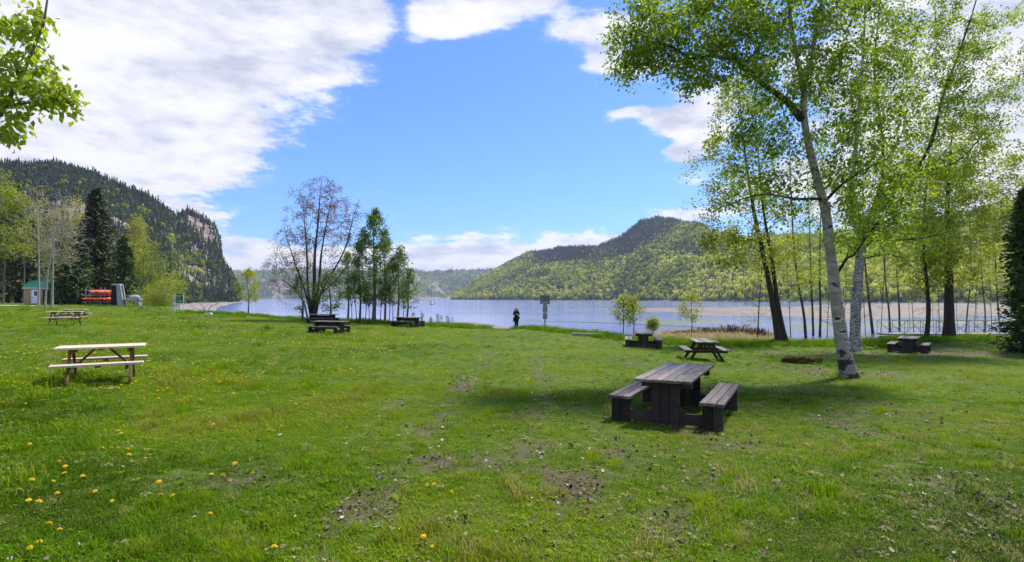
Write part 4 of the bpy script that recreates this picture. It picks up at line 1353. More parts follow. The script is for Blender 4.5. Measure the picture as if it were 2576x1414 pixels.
for i, (x, top, w_, lf, tn, lab) in enumerate([(-60, 560, 70, 'yellow_leaf', .4, 'leafy tree outside the left edge'), (55, 640, 50, 'poplar_leaf', .6, 'dim green understorey tree left of the shed'), (270, 660, 50, 'poplar_leaf', .6, 'dim green understorey tree behind the kayak rack'),
                                               (300, 700, 40, 'yellow_leaf', .3, 'dull green understorey tree behind the fireplace'), (120, 690, 50, 'poplar_leaf', .6, 'dim green understorey tree behind the bare aspens'), (20, 690, 44, 'yellow_leaf', .35, 'dull green understorey tree left of the shed by the road')]):
    h = 768 - top
    roundtree(x, 768, 112 + i, [(x, top + h * .3, w_, h * .3, 50), (x, top + h * .62, w_, h * .3, 40)], lab, lf, 30, .34, tn)


# bare pale aspens in front of the shed
def bare(xb, yb, Y, stems, blobs, label, name='bare_aspen', m='aspen_bark', thick=.010, rmin=.030, group='bare aspens by the shed', cat='tree', leafy=None, minh=1.2):
    b = at(xb, yb, Y)
    b[2] = zg(b[0], b[1])
    t = Tree(name, b, m, label, cat, group)
    for pth_, r_ in stems:
        t.stem(put(path((xb, yb), *pth_, Y=Y), b), r_, .02, 7, flare=.25, seg=.8, jit=.05)
    tg = np.concatenate([blob(x, y, rx, ry, Y, n) for (x, y, rx, ry, n) in blobs])
    t.grow(tg, minz=b[2] + minh, thick=thick, up=.3, rmin=rmin, curl=.25)
    if leafy:
        t.leaf(*leafy[:3], spread=.15, frac=.3, tint=leafy[3])
    return t.done()


bare(97, 775, 73, [([(98, 700), (97, 620), (94, 540), (92, 470)], .15)], [(80, 560, 60, 80, 120), (100, 500, 55, 55, 100), (55, 600, 45, 60, 70), (120, 620, 40, 60, 50)], 'bare pale aspen in front of the shed, leftmost trunk of three')
bare(113, 777, 72, [([(117, 720), (124, 660), (140, 590), (165, 520)], .14)], [(160, 540, 50, 60, 100), (185, 580, 40, 40, 70), (150, 620, 45, 50, 60)], 'bare pale aspen with curved foot, middle trunk of three before the shed')
bare(131, 778, 71, [([(132, 720), (134, 640), (138, 560), (144, 500)], .15)], [(150, 520, 50, 45, 100), (185, 550, 40, 50, 80), (175, 620, 60, 50, 80), (120, 560, 40, 60, 60), (190, 690, 34, 24, 26)], 'bare pale aspen with spreading twigs, rightmost trunk of three before the shed')
bare(520, 784, 62, [([(515, 775), (505, 765)], .04), ([(528, 774), (545, 764)], .04), ([(500, 778), (482, 772)], .03)], [(510, 770, 45, 12, 120), (535, 768, 30, 12, 70)], 'low leafless brown shrub at the lawn edge right of the information sign', 'bare_shrub', 'tan_twig', rmin=.014, group=None, cat='shrub', minh=.1)
# red-stemmed willow shrubs on the right bank
for x, y, w_, h_, Y, lab in [(1845, 852, 40, 24, 50, 'dense reddish leafless twigs, middle clump on the dry bank'), (1905, 850, 28, 22, 50, 'reddish leafless twigs left of the twin trunks'), (1775, 852, 34, 16, 52, 'low reddish leafless twigs just right of the forked sapling'), (1710, 852, 30, 10, 53, 'lowest reddish leafless twigs at the left end of the dry bank')]:
    b = at(x, y, Y)
    b[2] = zg(b[0], b[1])
    t = Tree('red_twig_shrub', b, 'red_twig', lab, 'shrub', 'red-twigged shrubs on the bank')
    k = int(w_ * 5)
    m_ = Y / F
    for j in range(k):
        q = np.array([rng.normal(0, w_ * .42) * m_, rng.normal(0, .8), 0])
        p0 = b + q * [.9, .9, 0]
        p0[2] = zg(p0[0], p0[1]) - .05
        hh = h_ * m_ * rng.uniform(.5, 1.15) + (b[2] - p0[2]) * .5 + .2
        p1 = p0 + [q[0] * .25 + rng.normal(0, .12), rng.normal(0, .12), hh]
        t.stem([p0, (p0 + p1) / 2 + rng.normal(0, .04, 3), p1], .030, .014, 3, seg=.5)
    t.done()
    t.root.children[0].name = 'twigs'
    t.root.children[0]['kind'] = 'stuff'

# branch of a tree that stands just left of the picture
b2 = np.array([-6.6, 5.2, zg(-6.6, 5.2)])
T = Tree('birch_tree', b2, 'grey_bark', 'leafy birch bough reaching in from the upper left edge', 'tree')
T.stem([b2 - [0, 0, .15], b2 + [.1, 0, 1.5], b2 + [.25, -.1, 3.2], b2 + [.2, .1, 4.8], b2 + [.3, .1, 6.4]], .16, .05, 9, flare=.3)
Yl = 5.0
T.stem([b2 + [.25, -.1, 3.0], at(-90, 330, Yl), at(0, 290, Yl), at(60, 180, Yl), at(110, 60, Yl), at(125, -40, Yl)], .045, .006, 6, limb=True)
T.stem([b2 + [.24, -.1, 2.9], at(-100, 320, Yl), at(20, 265, Yl), at(100, 255, Yl), at(170, 250, Yl)], .03, .004, 5, limb=True)
T.stem([b2 + [.2, -.05, 2.6], at(-120, 340, Yl), at(-10, 340, Yl), at(40, 352, Yl)], .02, .004, 5, limb=True)
tg = np.concatenate([blob(30, 110, 70, 130, Yl, 46), blob(70, 60, 45, 70, Yl, 16), blob(60, 250, 100, 50, Yl, 40), blob(130, 225, 40, 45, Yl, 16), blob(165, 250, 32, 28, Yl, 11), blob(15, 335, 50, 16, Yl, 14), blob(-120, 150, 120, 230, Yl, 60),
                     blob(105, 160, 36, 40, Yl, 12)])
T.grow(tg, minz=b2[2] + 2.2, thick=.010, up=.1, rmin=.0035, curl=.15)
T.leaf(9, .074, 'birch_leaf', spread=.05, droop=1.0, frac=.8, tint=.85, width=.6).done()

# ------------------------------------------------------------------ picnic tables
def trestle_table(name, label, group, loc, rz, wear=0):
    r = empty(name, loc, rz)
    tag(r, label, 'picnic table', group)
    Lh = 1.2
    for k in range(6):
        y = (k - 2.5) * 0.142
        box('tabletop_plank', (rng.uniform(-.012, .012), y, .735 + rng.uniform(-.004, .004)), (2 * Lh, .134, .045), 'grey_wood', r, (0, 0, rng.normal(0, .002)), .006, .003)
    for sx in (-1, 1):
        x = sx * .95
        for k in range(3):
            box('leg_plank', (x, (k - 1) * .145, .345), (.07, .138, .71), 'dark_wood', r, (0, 0, 0), .006, .003)
        box('cleat', (x - sx * .10, 0, .655), (.09, .78, .11), 'dark_wood', r)
        box('stretcher', (x, .455, .15), (.055, .48, .17), 'dark_wood', r)
        box('stretcher', (x, -.455, .15), (.055, .48, .17), 'dark_wood', r)
        for sy in (-1, 1):
            for k in (-1, 1):
                box('bench_leg_plank', (x - .0, sy * .70 + k * .076, .198), (.08, .146, .40), 'dark_wood', r)
    box('apron', (0, 0, .58), (1.75, .05, .20), 'dark_wood', r)
    for sy in (-1, 1):
        for k in range(3):
            box('bench_plank', (rng.uniform(-.015, .015), sy * .70 + (k - 1) * .118, .425 + rng.uniform(-.003, .003)), (2.2, .110, .05), 'grey_wood', r, (0, 0, rng.normal(0, .002)), .006, .003)
        box('bench_rail', (0, sy * .70, .345), (1.80, .05, .10), 'dark_wood', r)
    return r


def aframe_table(name, label, group, loc, rz, top='pale_wood', leg='brown_wood', L=1.84, np_=5, W=.76):
    r = empty(name, loc, rz)
    tag(r, label, 'picnic table', group)
    for k in range(np_):
        box('tabletop_plank', (rng.uniform(-.006, .006), (k - (np_ - 1) / 2) * W / np_, .735), (L, W / np_ - .007, .042), top, r, None, .004, .0015)
    for sy in (-1, 1):
        for k in (-1, 1):
            box('bench_plank', (rng.uniform(-.006, .006), sy * .70 + k * .073, .43), (L, .139, .042), top, r, None, .004, .0015)
    for sx in (-1, 1):
        x = sx * L * .34
        for sy in (-1, 1):
            beam('leg', (x, sy * .64, -.04), (x, sy * .18, .70), .042, .10, leg, r)
        box('bench_beam', (x - sx * .045, 0, .36), (.042, 1.58, .095), leg, r)
        box('cleat', (x - sx * .045, 0, .672), (.042, .70, .085), leg, r)
        beam('brace', (x - sx * .10, 0, .39), (sx * .12, 0, .70), .07, .042, leg, r)
    box('centre_cleat', (0, 0, .695), (.09, .68, .035), leg, r)
    for sy in (-1, 1):
        box('bench_cleat', (0, sy * .70, .392), (.09, .27, .033), leg, r)
    return r


G1 = 'dark weathered picnic tables'
G2 = 'pale new picnic tables'


def place(xd, Y):
    x = (xd - CX) / F * Y
    return (x, Y, zg(x, Y))


trestle_table('picnic_table', 'large dark weathered trestle picnic table in the foreground, nearest dark table', G1, place(1705, 9.35), R(62))
trestle_table('picnic_table', 'dark trestle picnic table before the two bank saplings, end towards viewer', G1, place(1618, 30.2), R(78)).scale = (1.12, 1.12, 1.1)
aframe_table('picnic_table', 'dark weathered A-frame picnic table between the large foreground table and the shore', G1, place(1770, 21.6), R(80), 'grey_wood', 'dark_wood', L=1.9, np_=4, W=.84)
trestle_table('picnic_table', 'dark trestle picnic table under the shore trees on the right', G1, place(2287, 28.6), R(50))
trestle_table('picnic_table', 'dark trestle picnic table on the open lawn left of the poplars, nearer of two', G1, place(829, 35.5), R(-18))
trestle_table('picnic_table', 'dark trestle picnic table by the foot of the maple, half hidden by another table', G1, place(812, 45), R(-4))
trestle_table('picnic_table', 'dark trestle picnic table at the lawn edge right of the poplars', G1, place(1026, 43.5), R(-32))
aframe_table('picnic_table', 'pale new picnic table with brown legs in the left foreground, nearest pale table', G2, place(258, 11.5), R(31), L=1.5)
aframe_table('picnic_table', 'pale new picnic table in front of the bare aspens, middle one of the pale tables', G2, place(164, 29.2), R(24), L=1.5)
aframe_table('picnic_table', 'pale new picnic table farthest away, partly behind another pale table', G2, place(186, 38.5), R(16), L=1.5)

# ------------------------------------------------------------------ shed, kayaks, fireplace at the back of the lawn
Ysh = 79.0
m_ = Ysh / F
p = at(96, 768, Ysh)
pz = zg(p[0], p[1])
shed = tag(empty('shed', (p[0], p[1] + 1.5, pz), R(12)), 'small tan shed with green metal roof behind the bare aspens', 'shed')
W_, D_, Hh = 3.9, 3.0, 2.55
for k in range(8):
    z = .2 + (k + .5) * (Hh - .2) / 8
    for nm, c, s in [('siding_board', (0, -D_ / 2, z), (W_, .03, (Hh - .2) / 8 - .012)), ('siding_board', (W_ / 2, 0, z), (.03, D_ - .04, (Hh - .2) / 8 - .012)), ('siding_board', (-W_ / 2, 0, z), (.03, D_ - .04, (Hh - .2) / 8 - .012))]:
        box(nm, c, s, 'shed_wall', shed, None, .004)
box('back_wall', (0, D_ / 2, Hh / 2 + .1), (W_, .04, Hh - .2), 'shed_wall', shed)
box('floor', (0, 0, .11), (W_ + .1, D_ + .1, .16), 'dark_wood', shed)
rise = 1.0
for sx in (-1, 1):
    bm = bmesh.new()
    vs = [bm.verts.new(v_) for v_ in [(sx * (W_ / 2), -D_ / 2, Hh), (sx * (W_ / 2), D_ / 2, Hh), (sx * (W_ / 2), 0, Hh + rise)]]
    bm.faces.new(vs)
    g_ = bmesh.ops.extrude_face_region(bm, geom=bm.faces[:])
    bmesh.ops.translate(bm, vec=(-sx * .03, 0, 0), verts=[v_ for v_ in g_['geom'] if isinstance(v_, bmesh.types.BMVert)])
    bm_obj('gable', bm, 'shed_wall', shed)
for sy in (-1, 1):
    ang = math.atan2(rise, D_ / 2)
    L_ = math.hypot(rise, D_ / 2) + .35
    rf = box('roof_slope', (0, sy * (D_ / 4 + .12), Hh + rise / 2 - .03), (W_ + .5, L_, .05), 'shed_roof', shed, (-sy * ang, 0, 0), .004)
    for k in range(9):
        box('roof_seam', ((k - 4) * .52, 0, .035), (.03, L_ - .01, .03), 'shed_roof', rf, None, 0)
dr = box('door', (-.72, -D_ / 2 - .03, 1.22), (.82, .05, 2.0), 'white_paint', shed)
box('door_pane', (.14, -.03, .45), (.38, .02, .62), 'glass_dark', dr, None, 0)
box('handle', (-.32, -.045, -.05), (.05, .04, .12), 'alu', dr, None, .004)
wn = box('window', (W_ / 2 + .03, .2, 1.5), (.04, .9, .8), 'white_paint', shed)
box('pane', (.015, 0, 0), (.03, .78, .68), 'glass_dark', wn, None, 0)
wn = box('dark_doorway', (.75, -D_ / 2 - .025, 1.2), (.95, .03, 2.0), 'dark_wood', shed)
V_, Fq = tube([(W_ / 2 - .05, -D_ / 2 - .14, Hh - .05), (W_ / 2 - .05, -D_ / 2 - .10, Hh - .4), (W_ / 2 - .05, -D_ / 2 - .10, .1)], [.05] * 3, 8)
mesh('downspout', V_, Fq, 'white_paint', shed, smooth=True)
box('gutter', (0, -D_ / 2 - .32, Hh - .12), (W_ + .4, .09, .08), 'white_paint', shed)
a_ = np.linspace(0, 2 * np.pi * 3, 60)
V_, Fq = tube(np.stack([W_ / 2 + .09 + .01 * a_ / 6, -.75 + .25 * np.cos(a_), 1.05 + .42 * np.sin(a_)], -1), np.full(60, .035), 6)
tag(mesh('garden_hose', V_ + np.array([0, 0, 0]), Fq, 'black_rubber', None, smooth=True), 'coiled black hose hung on the right wall of the shed', 'hose')
hs = bpy.data.objects['garden_hose']
hs.location, hs.rotation_euler = shed.location, shed.rotation_euler

# gravel track to the shed
px_ = [at(x, 768, 74) for x in (-260, -100, 0, 60, 130)]
vs, fs = [], []
for i, q in enumerate(px_):
    for k in range(5):
        x, y = q[0], q[1] - 2.5 + k * 1.3
        vs.append((x, y, zg(x, y) + .05))
for i in range(len(px_) - 1):
    for k in range(4):
        fs.append((i * 5 + k, (i + 1) * 5 + k, (i + 1) * 5 + k + 1, i * 5 + k + 1))
tag(mesh('gravel_track', vs, fs, 'gravel_road', smooth=True), kind='structure')

# kayak rack
Yk = 77.0
p = at(253, 771, Yk)
rack = tag(empty('kayak_rack', (p[0], p[1], zg(p[0], p[1])), R(22)), 'weathered timber kayak rack with crossbars right of the cedars', 'rack')
for x in (-1.45, .25, 1.55):
    for y in (-.9, .9):
        box('post', (x, y, 1.25), (.11, .11, 2.5), 'rack_wood', rack)
for z in (.45, 1.4, 2.15):
    for y in (-.9, .9):
        box('crossbar', (-.05, y + .11, z), (3.7, .09, .10), 'rack_wood', rack)


def kayak_mesh(nm, m):
    n, k = 15, 12
    vs, fs = [], []
    for i in range(n):
        t = -1 + 2 * i / (n - 1)
        w_ = .32 * (1 - abs(t) ** 1.7) + .012
        dpt = .17 * (1 - abs(t) ** 3) + .02
        z0 = .14 * abs(t) ** 2.6
        for j in range(k):
            a = 2 * math.pi * j / k
            vs.append((t * 2.1, w_ * math.cos(a), z0 + (dpt if math.sin(a) < 0 else .13 * (1 - abs(t)) + .03) * math.sin(a)))
    for i in range(n - 1):
        for j in range(k):
            fs.append((i * k + j, i * k + (j + 1) % k, (i + 1) * k + (j + 1) % k, (i + 1) * k + j))
    fs.append(tuple(range(k)))
    fs.append(tuple(range((n - 1) * k, n * k))[::-1])
    me = bpy.data.meshes.new(nm)
    me.from_pydata(vs, [], fs)
    me.materials.append(MATS[m])
    me.polygons.foreach_set('use_smooth', [True] * len(me.polygons))
    return me


a_ = np.linspace(0, 2 * np.pi, 17)
Vr, Fr = tube(np.stack([.42 * np.cos(a_), .19 * np.sin(a_), np.full(17, .155)], -1), np.full(17, .028), 6)
rim_me = rawmesh('cockpit_rim', Vr, Fr, 'black_rubber')
bm = bmesh.new()
bm_box(bm, (0, 0, 0), (.34, .05, .04), None, .01)
kay_handle = bpy.data.meshes.new('carry_handle')
bm.to_mesh(kay_handle)
bm.free()
kay_handle.materials.append(MATS['black_rubber'])
KM = {c: kayak_mesh('hull', c) for c in ('kayak_red', 'kayak_orange', 'kayak_yellow', 'kayak_salmon')}
spots = []
names = ['first', 'second', 'third', 'fourth', 'fifth', 'sixth', 'seventh']
for i in range(4):
    spots.append((-.6 + i * .58, 1.85, 'kayak_orange' if i == 3 else ('kayak_salmon', 'kayak_red')[i % 2], ('orange-red kayak at the right end of the upper row on the rack' if i == 3 else 'red kayak on the upper row of the rack, %s from the left' % names[i])))
for i in range(7):
    c = 'kayak_yellow' if i == 3 else ('kayak_red', 'kayak_salmon')[i % 2]
    spots.append((-1.45 + i * .47, .82, c, 'yellow kayak, the only one on the rack, in the lower row' if i == 3 else 'red kayak on the lower row of the rack, %s from the left' % names[i]))
for x, z, c, lab in spots:
    k_ = tag(empty('kayak', (0, 0, 0)), lab, 'kayak', 'kayaks on the rack')
    for nm, me, lc in [('hull', KM[c], (0, 0, 0)), ('cockpit_rim', rim_me, (0, 0, 0)), ('carry_handle', kay_handle, (1.75, 0, .19))]:
        o = bpy.data.objects.new(nm, me)
        COL.objects.link(o)
        o.parent = k_
        o.location = lc
    k_.matrix_world = Matrix.Translation(rack.location) @ Matrix.Rotation(R(22), 4, 'Z') @ Matrix.Translation((x, 0, z)) @ Matrix.Rotation(R(-93 + random.uniform(-6, 6)), 4, 'Z') @ Matrix.Rotation(R(48 + random.uniform(-8, 8)), 4, 'X') @ Matrix.Translation((random.uniform(-.35, .35), 0, 0)) @ Matrix.Diagonal((1.05, 1.15, 1.25, 1))

# concrete fireplace with slanted chimney and side counter
p = at(302, 772, 74.5)
fz = zg(p[0], p[1])
fp = tag(empty('fireplace', (p[0], p[1], fz), R(16)), 'grey concrete outdoor fireplace with leaning chimney slab and side counter', 'fireplace')


def slab(nm, pts, y0, y1, m, parent):
    bm = bmesh.new()
    a = [bm.verts.new((x, y0, z)) for x, z in pts]
    b = [bm.verts.new((x, y1, z)) for x, z in pts]
    bm.faces.new(a)
    bm.faces.new(b[::-1])
    n = len(pts)
    for i in range(n):
        bm.faces.new((a[(i + 1) % n], a[i], b[i], b[(i + 1) % n]))
    bmesh.ops.bevel(bm, geom=bm.edges[:], offset=.025, segments=1, affect='EDGES')
    bmesh.ops.recalc_face_normals(bm, faces=bm.faces)
    return bm_obj(nm, bm, m, parent)


slab('chimney_slab', [(-.15, 0), (.62, 0), (.20, 2.95), (-.28, 2.95)], -.55, -.30, 'concrete', fp)
slab('back_slab', [(-.15, 0), (.62, 0), (.20, 2.95), (-.28, 2.95)], .35, .60, 'concrete', fp)
slab('firebox', [(-.95, .1), (-.1, .1), (-.12, 2.75), (-.85, 2.75)], -.45, .45, 'soot', fp)
slab('chimney_cap', [(-.95, 2.78), (.12, 2.78), (.10, 3.0), (-.70, 3.0)], -.50, .55, 'concrete', fp)
slab('counter', [(.52, .78), (2.55, .78), (2.55, .98), (.49, .98)], -.6, .5, 'concrete', fp)
slab('counter_leg', [(1.95, 0), (2.5, 0), (2.42, .78), (1.95, .78)], -.55, -.1, 'concrete', fp)
slab('counter_leg', [(1.95, 0), (2.5, 0), (2.42, .78), (1.95, .78)], .1, .45, 'concrete', fp)
bm = bmesh.new()
bmesh.ops.create_icosphere(bm, subdivisions=4, radius=1.0)
for v_ in bm.verts:
    c = v_.co
    n1 = float(fbm(np.array([c.x * 2.2 + 9]), np.array([c.y * 2.2 + c.z * 1.7]), 4)[0]) - .5
    v_.co = Vector((c.x * .82, c.y * .42, max(c.z, -.25) * .42 * (1 + 1.1 * n1) + .10))
tp = bm_obj('tarpaulin', bm, 'tarp', None, True)
tp.location = Matrix.Rotation(R(16), 4, 'Z') @ Vector((1.7, -.05, .985)) + fp.location
tag(tp, 'crumpled grey tarpaulin heaped on the fireplace counter', 'tarpaulin')

# ------------------------------------------------------------------ information sign
p = at(451, 786, 63)
sg = tag(empty('information_sign', (p[0], p[1], zg(p[0], p[1])), R(24)), 'colourful information sign on two white posts at the left lawn edge', 'sign')
box('post', (-.43, 0, 1.05), (.07, .07, 2.25), 'white_paint', sg)
box('post', (.43, 0, 1.05), (.07, .07, 2.25), 'white_paint', sg)
pn = box('panel', (0, -.01, 1.58), (.76, .05, 1.10), 'white_paint', sg)
box('header_band', (0, -.03, .51), (.74, .012, .12), 'sign_navy', pn, None, 0)
box('yellow_band', (0, -.03, .40), (.74, .012, .07), 'sign_yellow', pn, None, 0)
box('upper_picture', (0, -.03, .19), (.75, .012, .36), 'sign_green', pn, None, 0)
box('lower_picture', (0, -.03, -.21), (.75, .012, .44), 'sign_teal', pn, None, 0)
box('dark_stripe', (.24, -.04, .18), (.13, .012, .34), 'sign_navy', pn, (0, .35, 0), 0)
for nm, cx, cz, r_, m2 in (('red_emblem', -.12, -.22, .11, 'sign_red'), ('lime_emblem', .14, -.20, .12, 'sign_lime'), ('orange_emblem', -.2, -.2, .07, 'sign_yellow')):
    bm = bmesh.new()
    bmesh.ops.create_cone(bm, cap_ends=True, segments=16, radius1=r_, radius2=r_, depth=.012, matrix=Matrix.Translation((cx, -.042 if 'orange' not in nm else -.046, cz)) @ Matrix.Rotation(R(90), 4, 'X'))
    bm_obj(nm, bm, m2, pn)
nt = box('notice', (-.43, -.065, .95), (.28, .03, .46), 'white_paint', sg)
bm = bmesh.new()
bmesh.ops.create_cone(bm, cap_ends=True, segments=14, radius1=.055, radius2=.055, depth=.01, matrix=Matrix.Translation((-.03, -.02, -.09)) @ Matrix.Rotation(R(90), 4, 'X'))
bm_obj('emblem', bm, 'sign_navy', nt)
st = mesh('stone', *[np.array([(-.5, 0, -.1), (.5, 0, -.1), (.4, .4, -.1), (-.4, .4, -.1), (-.35, .05, .16), (.3, .08, .2), (.28, .3, .18), (-.25, .3, .14)])], [(0, 1, 5, 4), (1, 2, 6, 5), (2, 3, 7, 6), (3, 0, 4, 7), (4, 5, 6, 7)], 'white_paint')
tag(st, 'pale flat stone on the lawn edge below the leafless brown shrub', 'stone')
q = onground(522, 791)
st.location = q

# ------------------------------------------------------------------ rule sign by the beach path
q = at(1371, 826, 42.6)
rs = tag(empty('beach_sign', (q[0], q[1], zg(q[0], q[1])), R(0)), 'grey rule sign with three plates on a thin post beside the beach path', 'sign')
V_, Fq = tube([(0, 0, -.3), (0, 0, 2.48)], [.042, .042], 8)
mesh('post', V_, Fq, 'post_blue', rs, smooth=True)
rs.scale = (1.08, 1.08, 1.1)
pl = box('text_plate', (0, -.05, 2.10), (.70, .025, .64), 'sign_grey', rs)
for k in range(4):
    box('text_line', (0, -.016, .235 - k * .095), (.60, .008, .028), 'sign_dark', pl, None, 0)
for k in range(3):
    box('text_line', (0, -.016, -.14 - k * .06), (.44, .008, .014), 'sign_pale', pl, None, 0)
for nm, z, h_ in (('swimming_plate', 1.47, .56), ('dog_plate', .93, .40)):
    pl = box(nm, (0, -.05, z), (.32, .025, h_), 'sign_grey', rs)
    cz = h_ / 2 - .17
    for nm2, r_, m2, yy in (('ring', .135, 'sign_dark', -.016), ('disc', .11, 'sign_pale', -.022)):
        bm = bmesh.new()
        bmesh.ops.create_cone(bm, cap_ends=True, segments=20, radius1=r_, radius2=r_, depth=.008, matrix=Matrix.Translation((0, yy, cz)) @ Matrix.Rotation(R(90), 4, 'X'))
        bm_obj(nm2, bm, m2, pl)
    box('pictogram', (0, -.03, cz), (.055, .008, .17), 'black_cloth', pl, (0, -.15 if 'swim' in nm else .6, 0), 0)
    box('bar', (0, -.036, cz), (.026, .008, .21), 'sign_dark', pl, (0, -.7, 0), 0)
    if h_ > .5:
        box('text_line', (0, -.016, -.15), (.2, .008, .02), 'sign_pale', pl, None, 0)
        box('text_line', (0, -.016, -.21), (.2, .008, .02), 'sign_pale', pl, None, 0)

# old squared timber lying in the grass
q = onground(1476, 846)
lg = beam('timber_beam', (-.98, .18, .10), (.98, -.22, .08), .26, .24, 'rack_wood', None, .03)
lg.location = Vector(lg.location) + Vector(q)
tag(lg, 'old weathered timber beam lying in the grass right of the beach sign', 'beam')

# ------------------------------------------------------------------ boats
def hull(nm, L, B, Hf, m, parent, n=15, k=9):
    vs, fs = [], []
    for i in range(n):
        t = i / (n - 1)
        w_ = B / 2 * (1 - max(0, (t - .45) / .55) ** 2.3) * (.82 + .18 * min(1, t * 4))
        zt = Hf * (1 + .35 * t * t)
        for j in range(k):
            a = math.pi * j / (k - 1)
            vs.append(((t - .5) * L, -w_ * math.cos(a), zt - (zt + .25) * math.sin(a) ** .7))
    for i in range(n - 1):
        for j in range(k - 1):
            fs.append((i * k + j, (i + 1) * k + j, (i + 1) * k + j + 1, i * k + j + 1))
        fs.append((i * k, i * k + k - 1, (i + 1) * k + k - 1, (i + 1) * k))
    fs.append(tuple(range(k)))
    return mesh(nm, vs, fs, m, parent, smooth=False)


Yb = 560.0
q = at(1046, 0, Yb)
mb = tag(empty('motor_boat', (q[0], Yb, WATER), R(172)), 'white cabin motor boat with dark blue canopy anchored in the bay', 'boat')
hull('hull', 11.0, 3.4, 1.1, 'boat_white', mb)
slab('cabin', [(-2.2, 1.05), (2.6, 1.2), (1.7, 2.1), (-2.0, 2.1)], -1.2, 1.2, 'boat_white', mb)
slab('canopy', [(-3.6, 2.15), (1.2, 2.15), (.9, 2.8), (-3.4, 2.7)], -1.25, 1.25, 'boat_blue', mb)
slab('windshield', [(.9, 2.12), (2.2, 1.75), (1.5, 2.6), (.92, 2.7)], -1.1, 1.1, 'glass_dark', mb)
for x in (-4.6, 4.6):
    box('rail_post', (x, 0, 1.7), (.09, 1.6, 1.0), 'alu', mb)
box('mast', (-.6, 0, 3.3), (.1, .1, 1.2), 'alu', mb)
q = at(1088, 0, 430)
sb = tag(empty('sailing_boat', (q[0], 430, WATER), R(-60)), 'small white sailing boat with bare tall mast anchored in the bay', 'boat')
hull('hull', 8.5, 2.7, .9, 'boat_white', sb)
slab('cabin', [(-1.2, .9), (1.9, 1.0), (1.4, 1.5), (-1.2, 1.5)], -.8, .8, 'boat_white', sb)
V_, Fq = tube([(.6, 0, 1.2), (.6, 0, 12.5)], [.19, .14], 6)
mesh('mast', V_, Fq, 'boat_white', sb)
V_, Fq = tube([(.55, 0, 2.3), (-3.3, 0, 2.2)], [.22, .16], 6)
mesh('boom', V_, Fq, 'boat_blue', sb)
for pth_ in ([(.6, 0, 12.3), (4.2, 0, 1.2)], [(.6, 0, 12.3), (-4.1, 0, 1.0)]):
    V_, Fq = tube(pth_, [.03, .03], 3)
    mesh('stay', V_, Fq, 'alu', sb)
for x in (-4.0, 3.9):
    box('pulpit', (x, 0, 1.5), (.08, 1.3, .9), 'alu', sb)

# ------------------------------------------------------------------ gangway and timber landing behind the right trees
Yg = 43.0
gx0, gx1 = at(2220, 0, Yg)[0], at(2535, 0, Yg)[0]
gz = EYE - (842 - HY) / F * Yg
gw = tag(empty('gangway', ((gx0 + gx1) / 2, Yg, gz), 0), 'pale metal gangway with braced handrails behind the right trees', 'gangway')
Lg = gx1 - gx0
box('deck', (0, 0, .05), (Lg, 1.4, .14), 'alu', gw)
box('yellow_edge', (Lg * .22, -.73, .06), (1.6, .05, .14), 'yellow_paint', gw)
nb_ = 8
for sy in (-1, 1):
    box('handrail', (0, sy * .68, 1.12), (Lg, .04, .04), 'alu', gw)
    box('lower_rail', (0, sy * .68, .58), (Lg, .025, .025), 'alu', gw)
    for k in range(nb_ + 1):
        box('rail_post', (-Lg / 2 + Lg * k / nb_ * .998 + .02, sy * .68, .6), (.035, .035, 1.0), 'alu', gw)
    for k in range(nb_):
        x0, x1 = -Lg / 2 + Lg * k / nb_, -Lg / 2 + Lg * (k + 1) / nb_
        beam('diagonal', (x0, sy * .64, .12 if k % 2 else 1.08), (x1, sy * .64, 1.08 if k % 2 else .12), .03, .03, 'alu', gw, 0)
cr = tag(empty('timber_landing', ((gx0 + gx1) / 2, Yg - .9, gz), 0), 'dark timber cribwork carrying the gangway behind the right trees', 'landing')
for k in range(4):
    box('crib_beam', (-.3, .1, -.18 - k * .30), (Lg + .8, .34, .26), 'dark_wood', cr)
for k in range(6):
    box('crib_post', (-Lg / 2 + Lg * k / 5, -.16, -.7), (.24, .2, 1.3), 'dark_wood', cr)
q = at(2256, 858, 37)
V_, Fq = tube([(0, 0, 0), (-.12, .05, 1.2), (-.2, .05, 1.75)], [.05, .045, .03], 7)
ps = mesh('marker_pole', V_, Fq, 'red_paint', None, smooth=True)
ps.location = (q[0], q[1], zg(q[0], q[1]) - .1)
tag(ps, 'red marker pole standing by the left end of the gangway', 'pole')

# ------------------------------------------------------------------ person walking up the beach path
def skin_obj(nm, pts, edges, m, parent, sub_=1, root=0):
    me = bpy.data.meshes.new(nm)
    me.from_pydata([p_[:3] for p_ in pts], edges, [])
    o = bpy.data.objects.new(nm, me)
    COL.objects.link(o)
    o.parent = parent
    me.materials.append(MATS[m])
    md = o.modifiers.new('skin', 'SKIN')
    md.use_smooth_shade = True
    for i, p_ in enumerate(pts):
        sv = me.skin_vertices[0].data[i]
        r_ = p_[3]
        sv.radius = (r_, p_[4] if len(p_) > 4 else r_)
        sv.use_root = (i == root)
    sm = o.modifiers.new('smooth', 'SUBSURF')
    sm.levels = sm.render_levels = sub_
    return o


q = at(1299, 829, 43.6)
pr = tag(empty('person', (q[0], q[1], zg(q[0], q[1])), R(0)), 'person with long reddish hair in dark jacket and leggings looking at a phone', 'person')
